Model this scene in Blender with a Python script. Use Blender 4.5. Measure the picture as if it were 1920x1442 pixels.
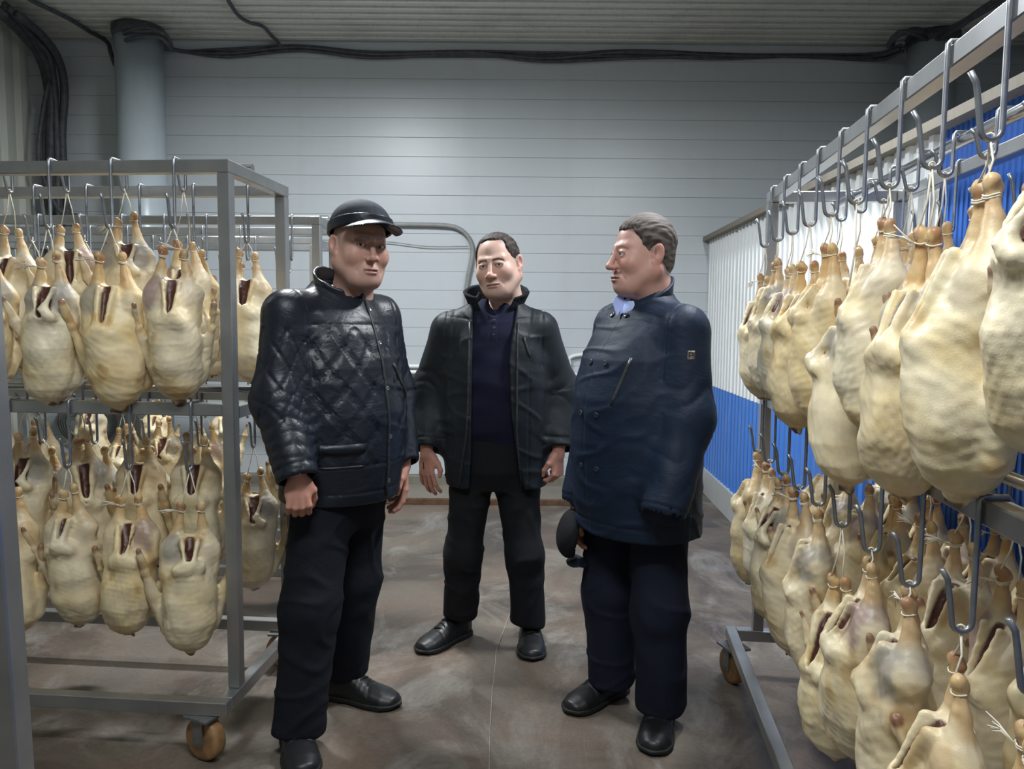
import bpy, math, random
import numpy as np
from mathutils import Matrix, Vector
PI = math.pi
for o in list(bpy.data.objects): bpy.data.objects.remove(o)
COL = bpy.context.scene.collection
SC = bpy.context.scene
# ------------------------------------------------------------------ camera
FPX = 1440.0; CAMZ = 1.41
_p = math.radians(4.8); _r = math.radians(0.5)
FW = np.array([0, math.cos(_p), -math.sin(_p)])
R0 = np.array([1.0, 0, 0]); U0 = np.array([0, math.sin(_p), math.cos(_p)])
CR = R0*math.cos(_r) + U0*math.sin(_r)
CU = U0*math.cos(_r) - R0*math.sin(_r)
cam_data = bpy.data.cameras.new('camera'); cam = bpy.data.objects.new('camera', cam_data); COL.objects.link(cam)
cam_data.sensor_width = 36; cam_data.lens = FPX/1920*36; cam_data.clip_start = 0.05; cam_data.clip_end = 60
m = Matrix(((CR[0], CU[0], -FW[0], 0), (CR[1], CU[1], -FW[1], 0), (CR[2], CU[2], -FW[2], CAMZ), (0, 0, 0, 1)))
cam.matrix_world = m
SC.camera = cam
# ------------------------------------------------------------------ world, lamps, exposure
SC.view_settings.view_transform = 'Standard'; SC.view_settings.look = 'None'
SC.view_settings.exposure = 0.18; SC.view_settings.gamma = 1.0; SC.view_settings.use_curve_mapping = False
w = bpy.data.worlds.new('world'); SC.world = w; w.use_nodes = True
w.node_tree.nodes['Background'].inputs[0].default_value = (0.75, 0.85, 1.0, 1)
w.node_tree.nodes['Background'].inputs[1].default_value = 0.02
def lamp(name, loc, size, power, color=(0.93, 0.97, 1.0), rot=(0, 0, 0), spread=PI):
    d = bpy.data.lights.new(name, 'AREA'); d.shape = 'RECTANGLE'; d.size = size[0]; d.size_y = size[1]
    d.energy = power; d.color = color; d.spread = spread
    o = bpy.data.objects.new(name, d); COL.objects.link(o); o.location = loc; o.rotation_euler = rot
    return o
lamp('ceiling_lamp_light', (-1.15, 4.0, 3.35), (0.5, 0.14), 100)
lamp('ceiling_lamp_uplight', (-1.15, 4.0, 3.38), (0.9, 0.18), 15, rot=(PI, 0, 0))
lamp('ceiling_lamp_light', (1.15, 3.0, 3.2), (0.14, 0.5), 74)
lamp('ceiling_lamp_uplight', (1.15, 3.0, 3.23), (0.18, 0.9), 6, rot=(PI, 0, 0))
lamp('ceiling_lamp_light', (-0.2, 0.7, 2.97), (0.9, 0.18), 38)
lamp('ceiling_lamp_uplight', (-0.2, 0.7, 3.0), (0.9, 0.18), 60, rot=(PI, 0, 0))
# ------------------------------------------------------------------ helpers
def P(px, py, Y):
    d = FW + (px-960)/FPX*CR - (py-721)/FPX*CU
    t = Y/d[1]
    return np.array([d[0]*t, Y, CAMZ + d[2]*t])
def tag(o, label=None, cat=None, group=None, kind=None):
    if label: o['label'] = label
    if cat: o['category'] = cat
    if group: o['group'] = group
    if kind: o['kind'] = kind
    return o
def empty(name, loc=(0, 0, 0), rz=0.0):
    o = bpy.data.objects.new(name, None); COL.objects.link(o)
    o.location = loc; o.rotation_euler = (0, 0, rz); o.empty_display_size = 0.05
    return o
def link(name, me, parent=None, mat=None):
    o = bpy.data.objects.new(name, me); COL.objects.link(o)
    if parent is not None: o.parent = parent
    if mat is not None and not me.materials: me.materials.append(mat)
    return o
def mesh_np(name, V, Q, col=None, smooth=True):
    V = np.asarray(V, np.float32); me = bpy.data.meshes.new(name)
    Q = np.asarray(Q, np.int32); n = len(Q); k = Q.shape[1]
    me.vertices.add(len(V)); me.vertices.foreach_set('co', V.ravel())
    me.loops.add(n*k); me.loops.foreach_set('vertex_index', Q.ravel())
    me.polygons.add(n); me.polygons.foreach_set('loop_start', np.arange(0, n*k, k, dtype=np.int32))
    me.update(calc_edges=True); me.validate()
    if smooth: me.polygons.foreach_set('use_smooth', np.ones(len(me.polygons), bool))
    if col is not None:
        a = me.attributes.new('Col', 'FLOAT_COLOR', 'POINT')
        c = np.ones((len(V), 4), np.float32); c[:, :3] = col
        a.data.foreach_set('color', c.ravel())
    return me
class MB:
    def __init__(s): s.v = []; s.f = []
    def add(s, vs, fs):
        n = len(s.v); s.v += [tuple(map(float, x)) for x in vs]; s.f += [tuple(i+n for i in f) for f in fs]; return s
    def box(s, x0, x1, y0, y1, z0, z1, M=None, ch=0.0):
        if ch <= 0:
            vs = [(x, y, z) for z in (z0, z1) for y in (y0, y1) for x in (x0, x1)]
            fs = [(0, 2, 3, 1), (4, 5, 7, 6), (0, 1, 5, 4), (2, 6, 7, 3), (0, 4, 6, 2), (1, 3, 7, 5)]
        else:
            c = ch; c3 = []
            lo = (x0, y0, z0); hi = (x1, y1, z1); vs = []; idx = {}
            for sx in (0, 1):
                for sy in (0, 1):
                    for sz in (0, 1):
                        S = (sx, sy, sz)
                        for ax in range(3):
                            p = [hi[k] if S[k] else lo[k] for k in range(3)]
                            for k in range(3):
                                if k != ax: p[k] += (-c if S[k] else c)
                            idx[(S, ax)] = len(vs); vs.append(tuple(p))
            fs = []
            for ax in range(3):
                a, b = [k for k in range(3) if k != ax]
                for sv in (0, 1):
                    q = []
                    for (ia, ib) in ((0, 0), (1, 0), (1, 1), (0, 1)):
                        S = [0, 0, 0]; S[ax] = sv; S[a] = ia; S[b] = ib; q.append(idx[(tuple(S), ax)])
                    fs.append(tuple(q))
                for ia in (0, 1):
                    for ib in (0, 1):
                        S0 = [0, 0, 0]; S0[a] = ia; S0[b] = ib; S1 = list(S0); S1[ax] = 1
                        fs.append((idx[(tuple(S0), a)], idx[(tuple(S1), a)], idx[(tuple(S1), b)], idx[(tuple(S0), b)]))
            for S in [(i, j, k) for i in (0, 1) for j in (0, 1) for k in (0, 1)]:
                fs.append((idx[(S, 0)], idx[(S, 1)], idx[(S, 2)]))
        if M is not None: vs = [tuple(M @ Vector(v)) for v in vs]
        return s.add(vs, fs)
    def tube(s, pts, r, n=8, closed=False, cap=True, flat=1.0):
        pts = [np.array(p, float) for p in pts]; N = len(pts)
        rs = r if hasattr(r, '__len__') else [r]*N
        vs = []; fs = []; up = None
        for i, p in enumerate(pts):
            a = pts[(i-1) % N] if (i > 0 or closed) else p
            b = pts[(i+1) % N] if (i < N-1 or closed) else p
            t = b-a; t = t/(np.linalg.norm(t)+1e-12)
            if up is None:
                up = np.array([0, 0, 1.0]) if abs(t[2]) < 0.9 else np.array([1.0, 0, 0])
            u = up - t*np.dot(up, t); u /= np.linalg.norm(u)+1e-12; up = u
            v = np.cross(t, u)
            for k in range(n):
                an = 2*PI*k/n
                vs.append(p + rs[i]*(math.cos(an)*u + math.sin(an)*v*flat))
        for i in range(N if closed else N-1):
            j = (i+1) % N
            for k in range(n):
                fs.append((i*n+k, i*n+(k+1) % n, j*n+(k+1) % n, j*n+k))
        if cap and not closed:
            fs.append(tuple(range(n))[::-1]); fs.append(tuple((N-1)*n+k for k in range(n)))
        return s.add(vs, fs)
    def lathe(s, prof, n=24, M=None):
        vs = []; fs = []
        for (r, z) in prof:
            for k in range(n): vs.append((r*math.cos(2*PI*k/n), r*math.sin(2*PI*k/n), z))
        for i in range(len(prof)-1):
            for k in range(n): fs.append((i*n+k, i*n+(k+1) % n, (i+1)*n+(k+1) % n, (i+1)*n+k))
        fs.append(tuple(range(n))[::-1]); fs.append(tuple((len(prof)-1)*n+k for k in range(n)))
        if M is not None: vs = [tuple(M @ Vector(v)) for v in vs]
        return s.add(vs, fs)
    def mesh(s, name, mat=None, smooth=False):
        me = bpy.data.meshes.new(name); me.from_pydata(s.v, [], s.f); me.validate(); me.update()
        import bmesh
        b = bmesh.new(); b.from_mesh(me); bmesh.ops.recalc_face_normals(b, faces=b.faces); b.to_mesh(me); b.free()
        if smooth: me.polygons.foreach_set('use_smooth', np.ones(len(me.polygons), bool))
        if mat: me.materials.append(mat)
        return me
    def build(s, name, mat=None, parent=None, smooth=False):
        return link(name, s.mesh(name, mat, smooth), parent)
def spline(pts, n=6):
    pts = [np.array(p, float) for p in pts]; out = []
    Pn = [2*pts[0]-pts[1]] + pts + [2*pts[-1]-pts[-2]]
    for i in range(1, len(Pn)-2):
        p0, p1, p2, p3 = Pn[i-1:i+3]
        for k in range(n):
            t = k/n
            out.append(0.5*((2*p1)+(-p0+p2)*t+(2*p0-5*p1+4*p2-p3)*t*t+(-p0+3*p1-3*p2+p3)*t**3))
    out.append(pts[-1]); return out
# ------------------------------------------------------------------ materials
def new_mat(name):
    mt = bpy.data.materials.new(name); mt.use_nodes = True
    nt = mt.node_tree; return mt, nt, nt.nodes['Principled BSDF']
def N(nt, t, **kw):
    n = nt.nodes.new(t)
    for k, v in kw.items():
        if k == 'in_':
            for a, b in v.items(): n.inputs[a].default_value = b
        else: setattr(n, k, v)
    return n
def noise(nt, scale, detail=4, rough=0.55, stretch=None, coord='Object', dist=0.0):
    tc = N(nt, 'ShaderNodeTexCoord'); mp = N(nt, 'ShaderNodeMapping')
    if stretch: mp.inputs['Scale'].default_value = stretch
    nt.links.new(tc.outputs[coord], mp.inputs['Vector'])
    n = N(nt, 'ShaderNodeTexNoise', in_={'Scale': scale, 'Detail': detail, 'Roughness': rough, 'Distortion': dist})
    nt.links.new(mp.outputs[0], n.inputs['Vector']); return n.outputs['Fac']
def ramp(nt, fac, stops):
    r = N(nt, 'ShaderNodeValToRGB'); els = r.color_ramp.elements
    while len(els) < len(stops): els.new(0.5)
    for e, (p, c) in zip(els, stops): e.position = p; e.color = (*c, 1) if hasattr(c, '__len__') else (c, c, c, 1)
    nt.links.new(fac, r.inputs[0]); return r.outputs[0]
def mix(nt, fac, a, b, mode='MIX'):
    mx = N(nt, 'ShaderNodeMix', data_type='RGBA', blend_type=mode)
    for s, v in ((mx.inputs[0], fac), (mx.inputs[6], a), (mx.inputs[7], b)):
        if hasattr(v, 'is_output'): nt.links.new(v, s)
        elif hasattr(v, '__len__'): s.default_value = (*v, 1)[:4]
        else: s.default_value = v
    return mx.outputs[2]
def bump(nt, bs, h, strength=0.3, dist=0.01):
    b = N(nt, 'ShaderNodeBump', in_={'Strength': strength, 'Distance': dist})
    nt.links.new(h, b.inputs['Height'])
    old = bs.inputs['Normal'].links
    if old: nt.links.new(old[0].from_socket, b.inputs['Normal'])
    nt.links.new(b.outputs[0], bs.inputs['Normal'])
def simple(name, c1, c2=None, rough=0.5, metal=0.0, ns=8, bs=0.0, bscale=60, stretch=None, bd=0.002, spec=None):
    mt, nt, b = new_mat(name)
    if c2 is None: c2 = tuple(x*0.8 for x in c1)
    f = noise(nt, ns, 5, stretch=stretch)
    nt.links.new(ramp(nt, f, [(0.3, c2), (0.7, c1)]), b.inputs['Base Color'])
    b.inputs['Roughness'].default_value = rough; b.inputs['Metallic'].default_value = metal
    if spec is not None: b.inputs['Specular IOR Level'].default_value = spec
    if bs > 0: bump(nt, b, noise(nt, bscale, 4, stretch=stretch), bs, bd)
    return mt
def vcol(name, rough=0.5, bs=0.0, bscale=200, bd=0.001, tint=0.0, spec=0.5, stretch=None, mottle=0.0, mscale=20, sss=0.0):
    mt, nt, b = new_mat(name)
    at = N(nt, 'ShaderNodeAttribute', attribute_name='Col'); c = at.outputs['Color']
    if mottle > 0:
        f = noise(nt, mscale, 6, 0.6); c = mix(nt, 1.0, c, ramp(nt, f, [(0.3, 1-mottle), (0.6, 1.0)]), 'MULTIPLY')
    if tint > 0:
        oi = N(nt, 'ShaderNodeObjectInfo')
        t = ramp(nt, oi.outputs['Random'], [(0.0, (1, 0.97, 0.92)), (0.3, (0.97, 0.90, 0.74)), (0.55, (0.86, 0.80, 0.72)), (0.8, (0.99, 0.86, 0.62)), (1.0, (1, 1, 1))])
        c = mix(nt, tint, c, t, 'MULTIPLY')
    nt.links.new(c, b.inputs['Base Color'])
    b.inputs['Roughness'].default_value = rough; b.inputs['Specular IOR Level'].default_value = spec
    if sss > 0:
        b.inputs['Subsurface Weight'].default_value = sss; b.inputs['Subsurface Radius'].default_value = (0.012, 0.005, 0.003); b.inputs['Subsurface Scale'].default_value = 1.0
    if bs > 0: bump(nt, b, noise(nt, bscale, 3, stretch=stretch), bs, bd)
    return mt
M = {}
M['steel'] = simple('brushed_steel', (0.50, 0.51, 0.52), (0.36, 0.37, 0.38), 0.34, 0.85, 6, 0.08, 90, (1, 1, 1), 0.001)
M['hook'] = simple('dull_hook_steel', (0.34, 0.36, 0.39), (0.24, 0.25, 0.27), 0.38, 0.8, 30)
M['tube'] = simple('polished_tube', (0.66, 0.68, 0.70), (0.5, 0.5, 0.52), 0.2, 0.95, 8)
M['wheel'] = simple('worn_polyurethane', (0.42, 0.24, 0.10), (0.17, 0.09, 0.045), 0.5, 0, 18, 0.3, 60)
M['fork'] = simple('galvanised_fork', (0.30, 0.31, 0.31), (0.17, 0.17, 0.17), 0.45, 0.7, 20)
M['twine'] = simple('cotton_twine', (0.85, 0.80, 0.68), (0.66, 0.60, 0.48), 0.8, 0, 60)
M['cable'] = simple('dusty_cable', (0.085, 0.09, 0.10), (0.035, 0.04, 0.045), 0.6, 0, 20)
M['conduit'] = simple('grey_conduit', (0.30, 0.31, 0.31), (0.20, 0.21, 0.20), 0.5, 0, 12)
M['pipe'] = simple('white_plastic_pipe', (0.78, 0.80, 0.80), (0.66, 0.68, 0.68), 0.35)
M['skin'] = vcol('skin', 0.46, 0.12, 260, 0.0006, spec=0.4, mottle=0.06, mscale=60, sss=0.06)
M['goose'] = vcol('plucked_goose_skin', 0.40, 0.35, 330, 0.0012, tint=0.8, spec=0.45, mottle=0.16, mscale=26, sss=0.0)
M['eye'] = vcol('eyeball', 0.08)
def wall_mat(name, base, dirt=(0.25, 0.24, 0.21), rough=0.32, amt=0.5):
    mt, nt, b = new_mat(name)
    f = noise(nt, 1.3, 7, 0.65); s = noise(nt, 3.0, 6, 0.6, (14, 14, 0.7))
    c = mix(nt, ramp(nt, f, [(0.50, 0.0), (0.78, amt)]), base, dirt)
    c = mix(nt, ramp(nt, s, [(0.52, 0.0), (0.8, amt*0.6)]), c, dirt)
    nt.links.new(c, b.inputs['Base Color']); b.inputs['Roughness'].default_value = rough
    bump(nt, b, noise(nt, 5, 4), 0.12, 0.01)
    return mt
M['siding'] = wall_mat('grey_siding_panel', (0.50, 0.54, 0.57), (0.32, 0.33, 0.33), 0.36, 0.28)
M['ceil'] = wall_mat('corrugated_ceiling', (0.62, 0.62, 0.58), (0.26, 0.27, 0.24), 0.5, 0.6)
M['whitecorr'] = wall_mat('white_corrugated_sheet', (0.80, 0.83, 0.85), (0.50, 0.50, 0.45), 0.36, 0.35)
M['bluecorr'] = wall_mat('blue_corrugated_sheet', (0.055, 0.20, 0.62), (0.35, 0.42, 0.52), 0.38, 0.25)
M['bluegate'] = wall_mat('blue_gate_sheet', (0.03, 0.13, 0.50), (0.10, 0.16, 0.36), 0.38, 0.3)
M['greybase'] = wall_mat('grey_painted_base', (0.48, 0.50, 0.51), (0.30, 0.25, 0.20), 0.5, 0.6)
M['leftcorr'] = wall_mat('left_corrugated_sheet', (0.52, 0.54, 0.48), (0.34, 0.33, 0.25), 0.5, 0.5)
M['column'] = wall_mat('painted_column', (0.42, 0.48, 0.52), (0.25, 0.27, 0.28), 0.3, 0.3)
M['ledge'] = wall_mat('dirty_ledge', (0.20, 0.18, 0.15), (0.09, 0.075, 0.06), 0.8, 0.8)
M['rust'] = simple('rusty_angle', (0.16, 0.08, 0.045), (0.07, 0.04, 0.025), 0.8, 0.2, 25, 0.4, 60)
def floor_mat():
    mt, nt, b = new_mat('wet_stained_concrete')
    n1 = noise(nt, 1.1, 8, 0.62, dist=0.6); n2 = noise(nt, 2.6, 8, 0.7, (1, 0.7, 1), dist=0.8); n3 = noise(nt, 60, 3, 0.6)
    c = ramp(nt, n1, [(0.32, (0.040, 0.030, 0.024)), (0.46, (0.080, 0.062, 0.048)), (0.58, (0.145, 0.122, 0.098)), (0.78, (0.10, 0.09, 0.08))])
    c = mix(nt, ramp(nt, n2, [(0.50, 0.0), (0.70, 0.75)]), c, (0.27, 0.258, 0.235))
    n4 = noise(nt, 1.7, 6, 0.6, (1, 1, 3), dist=1.0)
    c = mix(nt, ramp(nt, n4, [(0.5, 0.0), (0.66, 0.5)]), c, (0.16, 0.105, 0.075))
    c = mix(nt, 0.35, c, ramp(nt, n3, [(0.3, 0.6), (0.7, 1.3)]), 'MULTIPLY')
    nt.links.new(c, b.inputs['Base Color'])
    nt.links.new(ramp(nt, n1, [(0.35, 0.34), (0.65, 0.6)]), b.inputs['Roughness'])
    b.inputs['Specular IOR Level'].default_value = 0.4
    bump(nt, b, n3, 0.25, 0.003); bump(nt, b, n2, 0.3, 0.03)
    return mt
M['floor'] = floor_mat()
# ------------------------------------------------------------------ room
XL, XR, YB, YN, ZC = -3.95, 4.2, 6.42, -2.2, 3.63
def struct(o): o['kind'] = 'structure'; return o
def slab(name, x0, x1, y0, y1, z0, z1, mat, parent=None):
    return MB().box(x0, x1, y0, y1, z0, z1).build(name, mat, parent)
fl = struct(slab('floor', XL-.2, XR+.2, YN-.2, YB+.2, -0.2, 0.0, M['floor']))
MB().tube([(-0.062+0.004*math.sin(i*1.7), 0.6+i*0.32, 0.0006) for i in range(9)] + [(0.0, 3.6, 0.0006)], 0.006, 6, flat=0.3).build('expansion_joint', simple('pale_joint_filler', (0.55, 0.49, 0.42), (0.35, 0.3, 0.26), 0.8, 0, 60), fl)
def corr(name, p0, u, length, zlo, zhi, nrm, period, depth, mat, parent=None, steep=0.25, top=None):
    # trapezoid sheet: ribs vertical, running along u from p0
    u = np.array(u, float); nrm = np.array(nrm, float); vs = []; fs = []
    prof = []; x = 0.0
    while x < length:
        for (t, d) in ((0, 0), (0.5-steep/2, 0), (0.5+steep/2*0.6, 1), (1-steep/2*0.6, 1)):
            xx = x+t*period
            if xx <= length: prof.append((xx, d*depth))
        x += period
    prof.append((length, 0))
    for (xx, d) in prof:
        q = np.array(p0, float)+u*xx+nrm*d
        vs += [(q[0], q[1], zlo), (q[0], q[1], zhi)]
        b = q-nrm*(d+0.02); vs += [(b[0], b[1], zlo), (b[0], b[1], zhi)]
    for i in range(len(prof)-1):
        a = 4*i; c = a+4
        fs += [(a, c, c+1, a+1), (a+2, a+3, c+3, c+2), (a, a+2, c+2, c), (a+1, c+1, c+3, a+3)]
    return MB().add(vs, fs).build(name, mat, parent)
# ceiling: ribs run along X
per = 0.115; vs = []; fs = []; y = YN; prof = []
while y < YB+0.2:
    prof += [(y, 0), (y+per*0.40, 0), (y+per*0.50, 0.045), (y+per*0.90, 0.045)]; y += per
for (yy, d) in prof: vs += [(XL-.2, yy, ZC+d), (XR+.2, yy, ZC+d), (XL-.2, yy, ZC+.1), (XR+.2, yy, ZC+.1)]
for i in range(len(prof)-1):
    a = 4*i; c = a+4; fs += [(a, a+1, c+1, c), (a+2, c+2, c+3, a+3)]
struct(MB().add(vs, fs).build('ceiling', M['ceil']))
# back wall: backing and horizontal siding boards with recessed joints
wb = struct(slab('wall_back', XL-.2, XR+.2, YB+.03, YB+.2, 0, ZC+.1, M['siding']))
board = MB().box(0, 1, 0, 0.035, 0.0006, 0.1544, ch=0.0022).mesh('siding_board', M['siding'])
z = 0.10; i = 0; rr = random.Random(4)
while z < ZC:
    for (x0, x1) in ((XL, XR),):
        o = link('siding_board', board, wb); o.scale = (x1-x0, 1, 1); o.location = (x0, YB-rr.uniform(0, 0.0025), z)
    z += 0.155; i += 1
struct(slab('trim_1', XL, 1.6, YB-.10, YB, 0, 0.10, M['ledge']))
kerb = struct(slab('trim_2', -2.6, 0.45, 5.80, YB-.10, 0, 0.035, M['ledge']))
MB().box(-2.6, 0.45, 5.765, 5.80, 0, 0.045, ch=0.004).build('steel_angle', M['rust'], kerb)
wl = struct(corr('wall_left', (XL, YN, 0), (0, 1, 0), YB-YN, 0, ZC, (1, 0, 0), 0.19, 0.03, M['leftcorr']))
wr = struct(slab('wall_right', XR, XR+.2, YN, YB, 0, ZC, M['siding']))
z = 0.0
while z < ZC:
    o = link('siding_board', board, wr); o.rotation_euler = (0, 0, -PI/2); o.scale = (YB-YN, 1, 1); o.location = (XR-0.03, YB, z); z += 0.155
struct(slab('wall_front', XL-.2, XR+.2, YN-.2, YN, 0, ZC, M['leftcorr']))
# white and blue partition on the right
PU = np.array([-0.038, -1.0, 0]); PU /= np.linalg.norm(PU); PN = np.array([-PU[1]*-1, 0, 0]); PN = np.array([-1.0, 0.038, 0]); PN /= np.linalg.norm(PN)
PC = np.array([1.625, YB, 0]); Ls = 3.70; Lg = 4.6
part = empty('sheet_partition', (PC[0], PC[1], 0)); part['kind'] = 'structure'
part.name = 'trim_3'
def rel(p): return (p[0]-PC[0], p[1]-PC[1], p[2])
q0 = (0.0, 0.0, 0)
for k in range(4):
    a = np.array(q0)+PU*(Ls/4*k)
    c = corr('white_sheet', a, PU, Ls/4-0.004, 0.90, 2.07, PN, 0.09, 0.016, M['whitecorr'], part)
    c = corr('blue_sheet', a, PU, Ls/4-0.004, 0.20, 0.898, PN, 0.09, 0.016, M['bluecorr'], part)
a = PU*(Ls+.012)
for k in range(4):
    corr('blue_gate_panel', a+PU*(k*1.15), PU, 1.146, 0.10, 2.07, PN, 0.030, 0.004, M['bluegate'], part)
mb = MB(); e = PU*Ls
mb.add([(0, 0, 0), tuple(e), tuple(e+np.array([0, 0, .2])), (0, 0, .2)] + [tuple(np.array(v)+PN*0.03) for v in ((0, 0, 0), tuple(e), tuple(e+np.array([0, 0, .2])), (0, 0, .2))],
       [(0, 1, 2, 3), (4, 5, 6, 7), (0, 1, 5, 4), (1, 2, 6, 5), (2, 3, 7, 6), (3, 0, 4, 7)]).build('base_strip', M['greybase'], part)
mb = MB(); e = PU*8.0; o1 = PN*0.06; o2 = -PN*0.14
mb.add([tuple(o1+np.array([0, 0, 2.07])), tuple(o1+e+np.array([0, 0, 2.07])), tuple(o2+e+np.array([0, 0, 2.07])), tuple(o2+np.array([0, 0, 2.07])),
        tuple(o1+np.array([0, 0, 2.105])), tuple(o1+e+np.array([0, 0, 2.105])), tuple(o2+e+np.array([0, 0, 2.105])), tuple(o2+np.array([0, 0, 2.105]))],
       [(0, 1, 2, 3), (4, 5, 6, 7), (0, 1, 5, 4), (1, 2, 6, 5), (2, 3, 7, 6), (3, 0, 4, 7)]).build('top_ledge', M['ledge'], part)
struct(corr('trim_4', (1.44, YB-.012, 0), (1, 0, 0), 0.15, 0.03, 0.95, (0, -1, 0), 0.05, 0.008, M['whitecorr']))
for (cx, lab) in ((-2.90, 'round blue-grey painted column at the left of the back wall'), (3.22, 'round dark column at the back right above the white partition')):
    c = empty('column', (cx, 6.12, 0)); tag(c, lab, 'column')
    MB().lathe([(0.175, 0), (0.175, ZC)], 40).build('shaft', M['column'], c, smooth=False).data.polygons.foreach_set('use_smooth', [True]*40+[False]*2)
    MB().lathe([(0.185, ZC-0.09), (0.192, ZC-0.06), (0.192, ZC-0.01), (0.18, ZC)], 40).build('capital_ring', M['cable'], c, True)
# ------------------------------------------------------------------ cables and pipes
rc_ = random.Random(11)
def cable(name, pts, r, label, cat='cable', mat='cable', n=6, group=None):
    mb = MB()
    if name == 'cable_bundle':
        for k in range(len(r)):
            thick = max(r) > .025; dx, dz = (rc_.uniform(-.075, .10) if thick else 0), rc_.uniform(-.025, .025)
            mb.tube(spline([np.array(p)+np.array([dx+rc_.uniform(-.02, .02), -0.01*k*0.5, dz+rc_.uniform(-.02, .02)]) for p in pts], n), r[k], 6)
    else: mb.tube(spline(pts, n), r, 7)
    return tag(mb.build(name, M[mat], None, True), label, cat, group)
yw = YB-0.03
def W(px, py, y=None): return P(px, py, yw if y is None else y)
cable('cable_bundle', [W(300, 88, 6.25), W(345, 96), W(430, 97), W(560, 92), W(700, 99), W(880, 100), W(1020, 106), W(1180, 100), W(1350, 103), W(1500, 101), W(1640, 104), W(1690, 88, 6.0)], [0.016, 0.012, 0.014, 0.01, 0.012], 'bundle of dusty dark cables sagging along the top of the back wall', 'cables')
cable('cable_bundle', [P(232, 82, 6.1), P(240, 66, 5.93), P(272, 60, 5.9), P(305, 70, 5.93), P(320, 92, 6.2)], [0.02, 0.016, 0.014, 0.016, 0.012], 'cables looped around the top of the left column', 'cables')
cable('cable_bundle', [P(1668, 90, 6.1), P(1680, 66, 5.93), P(1715, 62, 5.9), P(1750, 74, 6.0), P(1800, 50, 5.6), P(1850, 18, 5.2), P(1900, -15, 4.9)], [0.02, 0.016, 0.018, 0.014], 'dark cables around the right column running up to the ceiling corner', 'cables')
def Cc(px, py):   # point just under the ceiling
    d = FW + (px-960)/FPX*CR - (py-721)/FPX*CU; t = (ZC-0.025-CAMZ)/d[2]; return np.array([d[0]*t, d[1]*t, ZC-0.025])
cable('cable', [Cc(30, -18), Cc(62, 2), Cc(100, 20), Cc(135, 38), Cc(170, 60), Cc(200, 78), P(208, 100, 6.25), P(215, 122, 6.3)], 0.017, 'thick cable clipped across the ceiling above the left column')
cable('cable', [Cc(418, -20), Cc(432, 8), Cc(448, 30), Cc(468, 42), Cc(492, 49), Cc(508, 66), Cc(520, 78), W(528, 92)], 0.014, 'single dark cable curving down the ceiling near the top middle')
t = empty('junction_box', tuple(P(228, 118, 6.30))); tag(t, 'small grey junction box between a ceiling cable and the left column', 'junction box')
MB().box(-.05, .05, -.03, .04, -.06, .06, ch=.006).build('box_body', M['conduit'], t); MB().box(-.042, .042, -.038, -.03, -.05, .05, ch=.003).build('lid', M['conduit'], t)
cable('cable_bundle', [P(10, 20, 5.6), P(52, 62, 6.0), P(84, 110, 6.25), P(100, 170, 6.28), P(98, 260, 6.28), P(104, 400, 6.28), P(106, 620, 6.28)], [.03, .026, .032, .022, .028, .034, .024], 'thick bunch of black cables hanging down the left back corner', 'cables')
cable('cable', [P(92, 150, 6.2), P(80, 210, 6.15), P(72, 290, 6.12), P(84, 340, 6.15), P(112, 395, 6.15), P(150, 405, 6.2)], .016, 'loose black cable looping out of the bunch in the left back corner')
cable('conduit', [W(310, 408), W(420, 412), W(560, 413), W(660, 420), W(760, 421), W(835, 423), W(862, 430), W(880, 448), W(886, 470), W(883, 495), W(877, 525), W(874, 560), W(874, 690)], 0.019, 'grey conduit crossing the back wall and bending down behind the middle man', 'conduit', 'conduit')
cable('wire', [W(600, 450), W(720, 453), W(800, 462), W(878, 462)], 0.004, 'thin wire strung across the back wall between the two capped heads', 'wire', 'conduit')
for (k, y0) in enumerate((687, 698)):
    pts = [W(150, y0-12), W(400, y0-6), W(775, y0), W(1040, y0+3), W(1066, y0-2), W(1090, y0-22), W(1290, y0-20+k*9)] if k == 0 else [W(150, y0-12), W(400, y0-5), W(775, y0), W(1050, y0+4), W(1300, y0+8)]
    cable('water_pipe', pts, 0.017, ['upper white plastic pipe along the back wall behind the men', 'lower straight white plastic pipe along the back wall'][k], 'pipe', 'pipe')
t = empty('cable_coil', tuple(W(165, 790))); tag(t, 'grey coil of hose hanging on the back wall behind the left racks', 'hose coil')
for k in range(5):
    R = 0.26-0.018*k
    MB().tube([(R*math.cos(a)*0.95+0.01*k, -0.02-0.012*k, R*math.sin(a)*0.75) for a in np.linspace(0, 2*PI, 30)[:-1]], 0.010, 6, closed=True).build('loop', M['conduit'], t, True)
# ------------------------------------------------------------------ distance-field modelling
f4 = np.float32
def A(*x): return np.array(x, f4)
def rcone(p, a, b, r1, r2):
    a = np.asarray(a, f4); b = np.asarray(b, f4); ba = b-a; q = p-a
    t = np.clip((q@ba)/max(float(ba@ba), 1e-12), 0, 1)
    return np.linalg.norm(q-t[:, None]*ba, axis=1)-(r1+t*(r2-r1))
def sph(p, c, r): return np.linalg.norm(p-np.asarray(c, f4), axis=1)-r
def ell(p, c, r, R=None):
    q = p-np.asarray(c, f4)
    if R is not None: q = q@np.asarray(R, f4)
    r = np.asarray(r, f4); k0 = np.linalg.norm(q/r, axis=1); k1 = np.linalg.norm(q/(r*r), axis=1)
    return k0*(k0-1)/np.maximum(k1, 1e-6)
def smin(a, b, k):
    h = np.maximum(k-np.abs(a-b), 0)/k; return np.minimum(a, b)-h*h*k*0.25
def smax(a, b, k): return -smin(-a, -b, k)
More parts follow.
